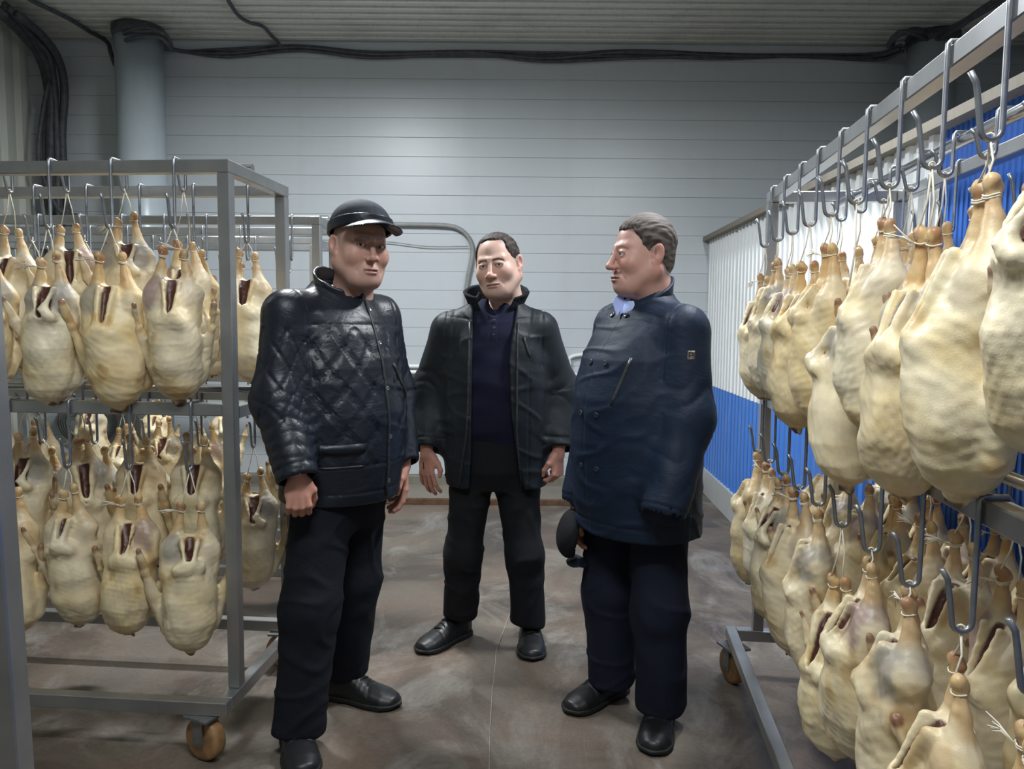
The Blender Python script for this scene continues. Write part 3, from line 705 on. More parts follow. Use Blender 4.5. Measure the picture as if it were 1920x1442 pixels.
def hand_sdf(h, curl, spread, thumbc=.4):
    # h local: x to thumb side, y to palm side, z up to the wrist
    d = rcone(h, (0, 0, .07), (0, 0, -.01), .029, .026); d = np.maximum(d, h[:, 2]-.07)
    d = smin(d, ell(h, (0, .003, -.048), (.040, .0165, .050)), .018)
    d = smin(d, ell(h, (.024, .012, -.032), (.018, .015, .028)), .012)
    ls = [.93, 1.0, .95, .76]; fx = [.029, .0098, -.0098, -.0285]
    for k in range(4):
        p = np.array([fx[k], .001, -.088-(.004 if k in (1, 2) else 0)]); L = [.044*ls[k], .028*ls[k], .021*ls[k]]; r = .0098 if k < 3 else .0085
        a = curl[k]*.9; sx = spread*(1.5-k); t = None; prev = np.array([fx[k]*.8, .0, -.06])
        seg = rcone(h, prev, p, .0105, r+.0008)
        for i, l in enumerate(L):
            q = p+np.array([math.sin(sx)*math.cos(a), math.sin(a), -math.cos(a)*math.cos(sx)])*l
            seg = smin(seg, rcone(h, p, q, r, r*.92), .003); p = q; r *= .92; a += curl[k]
        d = smin(d, seg, .0045)
    a, b, c, e = (.020, .008, -.018), (.043, .016, -.045), (.046+.012*(1-thumbc), .026*thumbc+.014, -.072), (.040+.016*(1-thumbc), .045*thumbc+.010, -.094)
    t = smin(rcone(h, a, b, .0155, .0130), rcone(h, b, c, .0120, .0105), .004); t = smin(t, rcone(h, c, e, .0105, .0085), .003)
    return smin(d, t, .010)
def hand_frame(wrist, x, y, z, s=1.04):
    z = np.array(z, float); z /= np.linalg.norm(z); x = np.array(x, float); x -= z*np.dot(x, z); x /= np.linalg.norm(x); y0 = np.cross(z, x)
    if np.dot(y0, y) < 0: y0 = -y0
    return (np.array(wrist, f4), np.array([x, y0, z], f4), s)
def folds(t, wl, p, seed, amp):
    w_ = sn(p, 5, seed)*1.6; return amp*(np.abs(np.sin(t*PI/wl+w_))**0.7-.6)*(.6+.4*sn(p, 4, seed+1))
def chain(p, J, Rr, k=.03):
    d = None
    for i in range(len(J)-1):
        t = rcone(p, J[i], J[i+1], Rr[i], Rr[i+1]); d = t if d is None else smin(d, t, k)
    return d
def along(p, J):
    # length along chain and angle proxy
    best = None; L0 = 0
    for i in range(len(J)-1):
        a = np.asarray(J[i], f4); b = np.asarray(J[i+1], f4); ba = b-a; l = float(np.linalg.norm(ba)); t = np.clip((p-a)@ba/(l*l), 0, 1)
        dist = np.linalg.norm(p-a-t[:, None]*ba, axis=1); s = L0+t*l
        if best is None: best = dist; out = s
        else: out = np.where(dist < best, s, out); best = np.minimum(best, dist)
        L0 += l
    return out
def G(px, py):
    d = FW + (px-960)/FPX*CR - (py-721)/FPX*CU; t = -CAMZ/d[2]; return (d[0]*t, d[1]*t)
def shoe(parent, heel, toe, lace=True, L=.30, lab=None):
    heel = np.array([heel[0], heel[1], 0.0]); toe = np.array([toe[0], toe[1], 0.0]); f = (toe-heel)/np.linalg.norm(toe-heel); r = np.cross(f, [0, 0, 1.0])
    mid = heel; Rm = np.array([r, f, [0, 0, 1]], f4); o = mid.astype(f4)
    T = lambda p: (p-o)@Rm.T
    W_ = lambda y: np.interp(y, [0, .04, .12, .19, .25, .285, .305], [.036, .045, .046, .058, .057, .043, .016]).astype(f4)
    Hh = lambda y: np.interp(y, [-.01, .03, .09, .14, .19, .25, .29, .305], [.115, .125, .125, .098, .072, .058, .045, .03]).astype(f4)
    def up(p):
        q = T(p); y = q[:, 1]; w_ = W_(y); h_ = Hh(y); zc = .5*h_
        e = ((np.abs(q[:, 0])/w_)**2.3+(np.abs(q[:, 2]-zc+.012)/(h_*.5+.012))**2.3)**(1/2.3); d = (e-1)*np.minimum(w_, h_*.5)
        d = smax(d, -y-.002, .02); d = smax(d, y-.303, .012); d = np.maximum(d, .016-q[:, 2])
        d = d+.0015*np.exp(-((y-.185-.3*np.abs(q[:, 0]))/.003)**2)*(q[:, 2] > .03)+.001*np.abs(np.sin(y*170))*(y > .12)*(y < .19)
        return d
    def sl(p):
        q = T(p); y = q[:, 1]; w_ = W_(np.clip(y, 0, .305))+.004; d = np.abs(q[:, 0])-w_; d = smax(d, -y-.006, .02); d = smax(d, y-.310, .02)
        hgt = np.where(y < .085, 0, np.interp(y, [.085, .10, .24, .31], [0, .006, .001, .010])); d = np.maximum(d, q[:, 2]-.022); return np.maximum(d, hgt-q[:, 2])
    lo = np.minimum(heel, toe)-.09; hi = np.maximum(heel, toe)+.09; lo[2] = -.01; hi[2] = .15
    s = sdf_obj('shoe', up, lo, hi, .006, M['shoe'], parent)
    sdf_obj('sole', sl, lo, hi, .006, M['sole'], s)
    if lace:
        mb = MB()
        for k in range(4):
            y = .115+.022*k; z = float(Hh(np.array([y]))[0])+.004; hw = .020
            pts = [o+f*(y+.006*sx_*(1 if k % 2 else -1))+r*sx_*hw+np.array([0, 0, z-.006*abs(sx_)]) for sx_ in (-1, -.5, 0, .5, 1)]
            mb.tube(pts, .0028, 6)
        mb.build('lace', M['sole'], s, True)
def person(sp):
    phi = sp['phi']; Bm = basis(phi); c0 = A(sp['c'][0], sp['c'][1], 0)
    loc = lambda p: (p-c0)@Bm.T
    wor = lambda x, y, z: c0+np.array([x, y, z], f4)@Bm
    hy, hp, hr = sp['head_rot']; hR = (rot('z', hy)@rot('x', hp)@rot('y', hr)).T.astype(f4)
    H = (A(*sp['head']), hR, HS*sp.get('hs', 1), sp.get('wide', 1.0))
    fat = sp.get('fat', .5)
    sh, arms = sp['sh'], sp['arms']; legs = sp['legs']
    tab = sp['torso']
    # --- body: head, neck, hands and the covered torso and limbs as one mesh
    Vs = []; Qs = []; Cs = []; n0 = 0
    def addp(V, Q, C):
        nonlocal n0
        Vs.append(V); Qs.append(Q+n0); Cs.append(C); n0 += len(V)
    r_ = .17*H[2]; hc = H[0]
    V, Q = mesh_sdf(lambda p: head_sdf(hl(p, H), fat, sp.get('age', 0), sp.get('smile', 0))*H[2], hc-A(r_, r_, .215), hc+A(r_, r_, .16), .0030, proj=3)
    addp(V, Q, skin_col(hl(V, H), sp))
    def under(p):
        q = loc(p); d = loft(q, [(z, ax-.060, ay-.055, cx, cy) for (z, ax, ay, cx, cy) in tab])
        for J in arms: d = smin(d, chain(p, J, [.045, .038, .026]), .03)
        for J in legs: d = smin(d, chain(p, J, [.075, .052, .036]), .03)
        return d
    allp = np.array([j for J in arms+legs for j in J]+[hc]); lo, hi = allp.min(0)-.2, allp.max(0)+.1
    V, Q = mesh_sdf(under, lo, hi, .016); addp(V, Q, np.tile(A(*sp.get('skin', (.56, .34, .26))), (len(V), 1)))
    for hnd in sp['hands']:
        fr = hand_frame(*hnd['frame'])
        f = lambda p: hand_sdf(((p-fr[0])@fr[1].T)/fr[2], hnd['curl'], hnd['spread'], hnd.get('thumb', .4))*fr[2]
        V, Q = mesh_sdf(f, fr[0]-.2, fr[0]+.2, .0034)
        C = np.tile(A(.50, .25, .19), (len(V), 1)); n = sn(V, 30, 4); C = lerp(C, (.55, .27, .21), .3+.3*n); addp(V, Q, C)
    body = link('person', mesh_np('person', np.concatenate(Vs), np.concatenate(Qs), np.concatenate(Cs)), None, M['skin'])
    tag(body, sp['label'], 'person')
    # --- eyes
    gz = np.array(sp['gaze'], float)
    for j in (-1, 1):
        ec = np.array([j*.031, -.0775, 0.0]); R = .0128; vs = []; fs = []; cols = []
        g = (gz-(H[0]+H[2]*(hR.T@ec))); g = hR@g; g /= np.linalg.norm(g); g = g if g[1] < -.75 else np.array([math.copysign(.58, g[0]), -.80, max(-.15, min(.22, g[2]))]); g /= np.linalg.norm(g)
        nu, nv = 32, 20; a = np.cross(g, [0, 0, 1.0]); a /= np.linalg.norm(a); b = np.cross(a, g)
        for i in range(nv+1):
            th = PI*(i/nv)**1.35
            for k in range(nu):
                ph = 2*PI*k/nu; rr = R*(1.0+.05*max(0, 1-th/.45)); vv = ec+rr*(g*math.cos(th)+math.sin(th)*(a*math.cos(ph)+b*math.sin(ph))); vv = vv*np.array([H[3], 1, 1])
                vs.append(H[0]+H[2]*(hR.T@vv)); cols.append((.01, .008, .008) if th < .20 else ((.10, .06, .035) if th < .46 else (.52, .46, .43)))
        for i in range(nv):
            for k in range(nu): fs.append((i*nu+k, (i+1)*nu+k, (i+1)*nu+(k+1) % nu, i*nu+(k+1) % nu))
        link('eye', mesh_np('eye', vs, fs, np.array(cols)), body, M['eye'])
    # --- hair
    if sp.get('hair'):
        hh = sp['hair']; g = sp['hairline']
        def hf(p):
            q = hl(p, H); d = smin(ell(q, (0, .016, .036), (.0785, .0965, .0895)), ell(q, (0, .05, -.03), (.062, .055, .05)), .03)
            st = sn(q*A(1, .22, .8), 55, 31)*.0004+sn(q*A(1, .2, .7), 120, 32)*.0005
            th = hh['th']*np.clip(.35+(q[:, 2]+.02)/.09, .25, 1.0); d = d-th-st
            line = np.interp(q[:, 2], g[0], g[1]).astype(f4)+sn(q, 28, 33)*.0022+sn(q, 75, 35)*.0016+hh.get('recede', 0)*np.exp(-((np.abs(q[:, 0])-.045)/.014)**2)*(q[:, 2] > .05)
            d = smax(d, line-q[:, 1], .006); d = smax(d, -q[:, 2]-.066, .006)
            ear = ell(np.stack([np.abs(q[:, 0]), q[:, 1], q[:, 2]], 1), (.084, .006, -.014), (.02, .020, .040)); d = smax(d, -ear, .004)
            return d*H[2]
        def hcol(V):
            q = hl(V, H); n = sn(q*A(1, .25, .6), 70, 34); c = np.tile(A(*hh['c1']), (len(V), 1))
            c = lerp(c, hh['c2'], np.clip(.4+n*.6, 0, 1)); return lerp(c, hh['c2'], np.clip((q[:, 2]-.085)/.04, 0, 1)*hh.get('top', .3))
        sdf_obj('hair', hf, hc-A(.15, .15, .12), hc+A(.15, .15, .15), .0032, M['hair'], body, hcol)
    # --- trousers
    tr = sp['trousers']; k0 = sp['crotch']
    def tf(p):
        q = loc(p); d = loft(q, [(k0-.10, .10, .10, 0, 0), (k0-.02, .155, .125, 0, 0), (k0+.10, tab[0][1]-.03, tab[0][2]-.03, 0, tab[0][4]), (k0+.32, tab[0][1]-.035, tab[0][2]-.035, 0, tab[0][4])], 2.2)
        legd = None
        for i, J in enumerate(legs):
            t = chain(p, J, sp.get('legr', [.098, .082, .070]), .05)
            s = along(p, J); t = t-folds(s, .055, p, 50+i, .0045)*np.clip((s-.60)/.2, 0, 1)-sn(p*A(1, 1, .35), 6, 60+i)*.003-np.maximum(.5-np.abs(sn(p*A(1, 1, 1.1), 4.6, 65+i)), 0)*.010
            t = t-.004*np.exp(-((s-.42)/.06)**2)*sn(p, 9, 70)
            ank = np.asarray(J[-1], f4); t = smax(t, ank[2]+sp.get('cuff', .0)-p[:, 2]+.01*np.sin((p[:, 0]+p[:, 1])*20), .012)
            legd = t if legd is None else smin(legd, t, .012)
        return smin(d, legd, .04)
    lo2 = np.array([j for J in legs for j in J]).min(0)-.22; hi2 = np.array([j for J in legs for j in J]).max(0)+.25; lo2[2] = .0; hi2[2] = k0+.35
    sdf_obj('trousers', tf, lo2, hi2, .008, M[tr], body)
    for s_ in sp['shoes']: shoe(body, *s_[:2], lace=s_[2])
    # --- jacket
    jk = sp['jacket']; hem = tab[0][0]
    slr = jk['sleeve_r']
    aj = [[np.asarray(x, f4) for x in J] for J in arms]
    def torso_(p, grow=0.0):
        q = loc(p); return loft(q, [(z, ax+grow, ay+grow, cx, cy) for (z, ax, ay, cx, cy) in tab], 2.25), q
    def jf(p):
        d, q = torso_(p)
        th = np.arctan2(q[:, 0], -q[:, 1]); u = th*.20; z = q[:, 2]
        for J in aj: d = smin(d, rcone(p, wor(0, .02, tab[-1][0]-.075), J[0]+A(0, 0, .012), .066, .060), .06)
        d = d-.0035*sn(p*A(1, 1, .7), 3.2, sp['seed'])-jk.get('wr', .003)*2.2*np.maximum(.45-np.abs(sn(p*A(1, 1, 1.5), 4.4, sp['seed']+1)), 0)
        if jk['kind'] == 'quilt':
            P_ = .125; body_m = np.clip((1.385-z)/.01, 0, 1)*np.clip((z-.93)/.01, 0, 1)*np.clip((np.abs(u-jk['placket'])-.035)/.01, 0, 1)
            for sg_ in (-1, 1):
                w_ = (u*1.15+sg_*z*.95)/P_; fr_ = np.abs(w_-np.round(w_))*P_; d = d+body_m*.0042*(np.exp(-(fr_/.006)**2)+.8*np.exp(-((np.abs(fr_-.014))/.004)**2))
            d = d+.003*np.exp(-((z-1.39)/.004)**2)+.003*np.exp(-((z-hem-.045)/.004)**2)+.003*np.exp(-((z-.935)/.004)**2)
        if jk['kind'] == 'open':
            for sx_ in jk['seams']: d = d+.003*np.exp(-((q[:, 0]-sx_)/.004)**2)*(q[:, 1] < 0)
            d = d+.003*np.exp(-((z-1.40-.12*np.abs(q[:, 0]))/.004)**2)
        if jk['kind'] == 'coat':
            d = d+.004*np.exp(-((u-jk['placket']-(z-1)*jk.get('slant', 0))/.004)**2)-.0025*np.clip((u-jk['placket']-(z-1)*jk.get('slant', 0))/.006, -1, 1)*(np.abs(u) < .3)
            d = d+.003*np.exp(-((z-hem-.05)/.0035)**2)
        a_ = None
        for i, J in enumerate(aj):
            s = along(p, J); t = chain(p, J, slr, .05)
            t = t-folds(s, jk['fold'], p, 80+i+sp['seed'], jk['famp'])*np.clip((s-(.26 if jk['kind'] == 'quilt' else .12))/.1, 0, 1)
            if jk['kind'] == 'quilt':
                Ln = J[2]-J[0]; Ln = Ln/np.linalg.norm(Ln); v1 = np.cross(Ln, [0.3, 1, 0]); v1 = v1/np.linalg.norm(v1); v2 = np.cross(Ln, v1); r0 = p-J[0]
                an_ = np.arctan2(r0@v1.astype(f4), r0@v2.astype(f4))*.075
                for sg_ in (-1, 1):
                    w_ = (an_+sg_*s*.7)/.085; fr_ = np.abs(w_-np.round(w_))*.085; t = t+.0035*np.exp(-(fr_/.006)**2)*(s > .05)*np.clip((.42-s)/.1, .25, 1)
            end = J[2]+(J[2]-J[1])/np.linalg.norm(J[2]-J[1])*jk.get('cuffext', .03); nrm = (J[2]-J[1])/np.linalg.norm(J[2]-J[1])
            t = smax(t, (p-end)@nrm, .008); t = t+.003*np.exp(-(((p-end)@nrm+.035)/.004)**2)
            t = np.maximum(t, -(rcone(p, end-nrm*.03, end+nrm*.03, slr[2]-.012, slr[2]-.012)))
            a_ = t if a_ is None else np.minimum(a_, t)
        d = smax(d, hem+jk.get('tilt', 0)*q[:, 0]-z, .01)
        inner, _ = torso_(p, -.014); d = smax(d, -np.maximum(inner, z-(hem+.10)), .006)
        if jk['kind'] == 'open':
            w_ = np.interp(z, jk['open'][0], jk['open'][1]).astype(f4); cx = np.interp(z, jk['open'][0], jk['open'][2]).astype(f4)
            inner2, _ = torso_(p, -.020); cut = np.maximum(np.abs(q[:, 0]-cx)-w_, q[:, 1]-.0); d = smax(d, -np.maximum(cut, -1), .010); 
            d = smax(d, -np.maximum(inner2, q[:, 1]-.03), .006)
        d = smin(d, a_, jk.get('k', .05)); d = d+.0035*np.exp(-((d*0+np.abs(np.abs(q[:, 0])-jk.get('armhole', .185)))/.004)**2)*(z > 1.22)
        nk = rcone(p, wor(0, sp['necky'], tab[-1][0]-.08), wor(0, sp['necky'], tab[-1][0]+.2), .062, .075); return smax(d, -nk, .01)
    pj = np.array([j for J in arms for j in J]); lo3 = pj.min(0)-.16; hi3 = pj.max(0)+.16; lo3[2] = min(hem-.03, pj[:, 2].min()-.1); hi3[2] = tab[-1][0]+.05
    cc = np.array([*sp['c'], 1.0]); lo3[:2] = np.minimum(lo3[:2], cc[:2]-.3); hi3[:2] = np.maximum(hi3[:2], cc[:2]+.3)
    jacket = sdf_obj('jacket', jf, lo3, hi3, .0062, M[jk['mat']], body)
    # --- collar
    cl = jk['collar']
    def cf(p):
        q = loc(p)-A(0, sp['necky'], cl['z']); z = q[:, 2]; yy = q[:, 1]
        top = cl['h']+cl.get('back', .25)*(yy); r = cl['r']+cl['flare']*np.clip(z, 0, .2)
        rr = np.sqrt((q[:, 0]/1.05)**2+(yy/.95)**2); d = np.abs(rr-r)-cl['t']; d = smax(d, z-top, .006); d = smax(d, -z-.05, .006)
        gx = cl['gap'][0]+cl['gap'][1]*np.clip(z+.03, 0, .3); d = smax(d, -np.maximum(np.abs(q[:, 0]-cl.get('gx', 0))-gx, yy+.01), .008)
        return d+sn(p, 14, 90)*.0015
    cw = wor(0, sp['necky'], cl['z']); sdf_obj('collar', cf, cw-A(.2, .2, .08), cw+A(.2, .2, .18), .0045, M[cl.get('mat', jk['mat'])], jacket)
    def onto(x, z, grow=0.002):   # point on the front of the torso at local x, height z, and its outward normal
        T_ = np.array(tab); ax, ay, cx, cy = [np.interp(z, T_[:, 0], T_[:, k]) for k in (1, 2, 3, 4)]
        y = cy-(ay+grow)*max(1-abs((x-cx)/(ax+grow))**2.25, 0)**(1/2.25)
        for _ in range(3):
            pw = wor(x, y, z)[None].astype(f4); dv = float(jf(pw)[0]); y += dv*.9
        e = .006; pw = wor(x, y, z).astype(f4); g = np.array([float(jf((pw+A(*dd)*e)[None])[0]-jf((pw-A(*dd)*e)[None])[0]) for dd in ((1, 0, 0), (0, 1, 0), (0, 0, 1))]); g /= np.linalg.norm(g)+1e-9
        return np.array(pw, float), g
    def button(x, z, r=.009, mat='button', name='button', par=None):
        p_, n_ = onto(x, z); a = Vector(n_).to_track_quat('Z', 'Y').to_matrix().to_4x4(); a.translation = Vector(p_+n_*.001)
        MB().lathe([(r*.9, -.002), (r, .001), (r, .0028), (r*.75, .0036), (r*.55, .0026)], 16, a).build(name, M[mat], par or jacket, True)
    def strip(pts, w_, t_, name, mat, par=None):
        PP = []; 
        for (x, z) in pts: PP.append(onto(x, z))
        mb = MB(); vs = []; fs = []
        for i, (p_, n_) in enumerate(PP):
            tq = PP[min(i+1, len(PP)-1)][0]-PP[max(i-1, 0)][0]; tq /= np.linalg.norm(tq); b = np.cross(tq, n_); b /= np.linalg.norm(b)
            vs += [p_-b*w_-n_*.004, p_-b*w_+n_*t_, p_+b*w_+n_*t_, p_+b*w_-n_*.004]
        for i in range(len(PP)-1):
            for k in range(4): fs.append((4*i+k, 4*i+(k+1) % 4, 4*i+4+(k+1) % 4, 4*i+4+k))
        fs += [(0, 1, 2, 3), (4*len(PP)-4, 4*len(PP)-3, 4*len(PP)-2, 4*len(PP)-1)]
        mb.add(vs, fs).build(name, M[mat], par or jacket, True)
    return dict(body=body, jacket=jacket, H=H, hR=hR, loc=loc, wor=wor, button=button, strip=strip, onto=onto, jf=jf)
def hw(D, q): H = D['H']; return np.array(H[0]+H[2]*(D['hR'].T@np.array(q, f4)), float)
# ---- man in the leather jacket and cap
c = (-.585, 2.62)
D = person(dict(seed=200, phi=math.radians(48), c=c, label='man in a flat leather-banded cap and glossy dark quilted leather jacket, looking towards us', head=P(676, 462, 2.62), head_rot=(math.radians(33), math.radians(3), math.radians(3)), hs=1.0,
    fat=1.0, age=.7, smile=.7, skin=(.52, .31, .25), red=.5, stubble=.15, brow=(.20, .13, .10), browa=.75, hairline=([-.08, -.04, 0, .04, .08, .12], [.04, .02, -.012, -.035, -.05, -.06]), scalp=(.22, .17, .15), scalpa=.55,
    gaze=(0.1, 0, 1.45), sh=None, necky=-.005,
    arms=[[P(538, 592, 2.47), P(521, 750, 2.42), P(556, 888, 2.33)], [P(710, 596, 2.76), P(735, 735, 2.86), P(752, 858, 2.74)]],
    legs=[[P(612, 905, 2.54), P(582, 1140, 2.46), P(560, 1366, 2.42)], [P(672, 905, 2.70), P(664, 1090, 2.72), P(646, 1258, 2.78)]],
    torso=[(.80, .212, .175, 0, 0), (.95, .215, .185, 0, -.01), (1.10, .215, .190, 0, -.015), (1.25, .215, .170, 0, -.005), (1.36, .200, .140, 0, .005), (1.42, .168, .115, 0, .012), (1.465, .125, .092, 0, .02), (1.50, .09, .078, 0, .03), (1.53, .07, .06, 0, .03)],
    hands=[dict(frame=(P(558, 893, 2.335), (.75, .2, -.35), (.3, 1, 0), (-.06, .12, 1)), curl=[1.05, 1.1, 1.1, 1.1], spread=.02, thumb=.9),
           dict(frame=(P(756, 868, 2.72), (.3, -1, 0), (-.6, -.3, 0), (-.05, 0, 1)), curl=[.35, .4, .45, .5], spread=.05, thumb=.5)],
    trousers='trouser_dark', crotch=.80, legr=[.105, .090, .082], cuff=-.01,
    shoes=[(G(548, 1372), G(572, 1462), True), (G(612, 1302), G(740, 1325), True)],
    jacket=dict(kind='quilt', mat='leather', placket=.06, sleeve_r=[.076, .078, .066], fold=.040, famp=.0050, wr=.0035, cuffext=.02, k=.045, collar=dict(z=1.470, h=.072, back=.55, r=.076, flare=.10, t=.006, gap=(.015, .35), gx=.0))))
J = D['jacket']
for z in (1.44, 1.33, 1.18, 1.02, .87): D['button'](.055, z, .0075, 'snap', 'snap')
D['strip']([(.048, z) for z in np.linspace(1.47, .82, 14)], .004, .004, 'zip', 'zip')
D['strip']([(x, .995) for x in np.linspace(-.185, -.05, 8)], .016, .006, 'pocket_flap', 'leather')
D['strip']([(x, .935) for x in np.linspace(-.185, -.05, 8)], .004, .005, 'pocket_welt', 'leather')
D['strip']([(x, z) for x, z in zip(np.linspace(.10, .17, 8), np.linspace(1.26, 1.14, 8))], .005, .005, 'chest_pocket_zip', 'zip')
D['button'](-.115, .985, .006, 'snap', 'snap')
# cap
H = D['H']; hb = D['body']
def cap_crown(p):
    q = (hl(p, H)-A(0, .012, .062))@rot('x', -.10); d = ell(q, (0, 0, 0.0), (.0930, .1130, .082)); d = smax(d, -q[:, 2]-.004, .006); d = smax(d, -ell(q, (0, 0, -.01), (.080, .100, .060)), .004)
    return (d+.001*np.exp(-(q[:, 0]/.003)**2))*H[2]
def cap_band(p):
    q = (hl(p, H)-A(0, .012, .062))@rot('x', -.10); rr = np.sqrt((q[:, 0]/.0945)**2+(q[:, 1]/.1150)**2); d = np.abs(rr-1)*.095-.004
    top = .010+.012*np.clip(-q[:, 1]/.11, -1, 1); return smax(smax(d, q[:, 2]-top, .004), -q[:, 2]-.022+.012*np.clip(-q[:, 1]/.11, -.8, 1), .004)*H[2]
def cap_visor(p):
    q = (hl(p, H)-A(0, .012, .062))@rot('x', -.10); y = -q[:, 1]-.10; s_ = .004-.55*np.clip(y, 0, .1)**1.35-7.5*q[:, 0]**2*.55
    d = np.abs(q[:, 2]-s_)-.0028; e = np.sqrt((q[:, 0]/.092)**2+((q[:, 1]+.085)/.118)**2); d = smax(d, (e-1)*.09, .005); return smax(d, q[:, 1]+.066, .004)*H[2]
cp = empty('cap'); cp.parent = hb
hc = H[0]
sdf_obj('crown', cap_crown, hc-A(.15, .16, .02), hc+A(.15, .16, .17), .0036, M['capcloth'], cp)
bd = sdf_obj('band', cap_band, hc-A(.15, .16, .02), hc+A(.15, .16, .17), .0036, M['leather'], cp)
sdf_obj('visor', cap_visor, hc-A(.22, .24, .08), hc+A(.22, .24, .17), .0036, M['leather'], cp)
for k in range(3):
    a = hw(D, (-.0955+.003*k, .015+.018*k, .075-.016*k)); MB().lathe([(.003, -.002), (.005, 0), (.004, .003)], 10, Matrix.Translation(Vector(a)) @ Matrix.Rotation(-PI/2, 4, 'Y')).build('snap', M['snap'], bd, True)
# ---- man in the open jacket
D = person(dict(seed=300, phi=math.radians(-3), c=(-.072, 3.27), label='man in an open dark jacket over a navy polo shirt, standing in the middle', head=P(933, 496, 3.24), head_rot=(math.radians(-17), math.radians(7), math.radians(-7)), hs=.965,
    fat=1.0, age=-.8, wide=1.08, skin=(.60, .40, .33), red=.4, stubble=.18, brow=(.05, .03, .025), browa=1.0, hairline=([-.08, -.04, 0, .03, .06, .085, .12], [.04, .015, -.016, -.038, -.052, -.054, -.046]), scalp=(.16, .12, .11), scalpa=.6,
    hair=dict(th=.0036, c1=(.022, .016, .014), c2=(.060, .046, .042), top=.15, recede=.018), gaze=(-.35, 1.2, 1.75), sh=None, necky=.02,
    arms=[[P(843, 622, 3.28), P(807, 735, 3.32), P(801, 838, 3.22)], [P(1012, 620, 3.28), P(1049, 735, 3.32), P(1049, 838, 3.22)]],
    legs=[[P(884, 895, 3.28), P(869, 1040, 3.24), P(862, 1150, 3.29)], [P(968, 895, 3.28), P(984, 1040, 3.22), P(990, 1166, 3.25)]],
    torso=[(.705, .215, .150, .012, 0), (.85, .225, .160, .008, -.005), (1.0, .228, .165, 0, -.01), (1.20, .222, .155, 0, -.005), (1.34, .203, .135, 0, .005), (1.40, .172, .115, 0, .012), (1.45, .125, .092, 0, .02), (1.49, .09, .078, 0, .03), (1.52, .07, .06, 0, .03)],
    hands=[dict(frame=(P(800, 848, 3.20), (.8, -.5, 0), (.5, .8, 0), (.0, .05, 1)), curl=[.3, .28, .32, .4], spread=.10, thumb=.2),
           dict(frame=(P(1047, 848, 3.20), (-.6, -.8, 0), (-.7, .6, 0), (.02, .05, 1)), curl=[.9, 1.0, 1.0, 1.0], spread=.02, thumb=.7)],
    trousers='trouser_black', crotch=.79, legr=[.097, .076, .074], cuff=-.01,
    shoes=[(G(876, 1186), G(796, 1222), True), (G(992, 1186), G(1000, 1252), True)],
    jacket=dict(kind='open', mat='nylon_grey', sleeve_r=[.078, .082, .070], fold=.085, famp=.006, wr=.0035, cuffext=.01, k=.045, seams=(-.17, .15), armhole=.20, open=([.70, .85, 1.05, 1.25, 1.42, 1.55], [.115, .095, .080, .075, .085, .10], [.02, .008, -.005, -.010, 0, 0]),
        collar=dict(z=1.445, h=.085, back=.30, r=.094, flare=.40, t=.009, gap=(.048, .35), gx=.0, mat='fur'))))
c0, Bm = A(-.072, 3.27, 0), basis(math.radians(-3))
Tt = [(.84, .165, .110, 0, -.005), (.88, .175, .115, 0, -.005), (1.0, .185, .135, 0, -.010), (1.15, .185, .135, 0, -.010), (1.30, .185, .118, 0, -.002), (1.40, .165, .098, 0, .006), (1.45, .120, .078, 0, .015), (1.485, .078, .068, 0, .022), (1.50, .066, .062, 0, .024)]
def polo(p):
    q = (p-c0)@Bm.T; d = loft(q, Tt, 2.2)-sn(p*A(1, 1, 1.6), 4.5, 77)*.004; d = d+.002*np.exp(-((q[:, 0]+.016)/.003)**2)*(q[:, 2] > 1.32)*(q[:, 1] < 0)+.002*np.exp(-((q[:, 0]-.018)/.003)**2)*(q[:, 2] > 1.32)*(q[:, 1] < 0)
    nk = ell(q, (0, -.075, 1.50), (.050, .05, .075)); d = smax(d, -nk, .006); return smax(d, -rcone(q, (0, .02, 1.44), (0, .02, 1.6), .052, .07), .005)
sh = sdf_obj('polo_shirt', polo, (-.35, 3.05, .82), (.18, 3.5, 1.53), .0062, M['polo'], D['body'])
for z in (1.405, 1.375, 1.345):
    ay = np.interp(z, [t[0] for t in Tt], [t[2]-t[4] for t in Tt]); p_ = c0+np.array([.001, -ay-.002, z], f4)@Bm
    MB().lathe([(.0065, -.003), (.0075, 0), (.0065, .003), (.004, .002)], 14, Matrix.Translation(Vector(p_.astype(float))) @ Matrix.Rotation(PI/2, 4, 'X')).build('button', M['button'], sh, True)
D['strip']([(x, z) for x, z in zip(np.linspace(.125, .150, 6), np.linspace(1.34, 1.26, 6))], .005, .004, 'pocket_zip', 'zip')
D['strip']([(-.105+.02*math.sin((z-.7)*3)-(.012+.10*max(0, (.95-z)) ), z) for z in np.linspace(1.40, .72, 16)], .004, .004, 'zip', 'zip')
D['strip']([(.100+.0+(.10*max(0, (.95-z)) ), z) for z in np.linspace(1.40, .72, 16)], .004, .004, 'zip', 'zip')
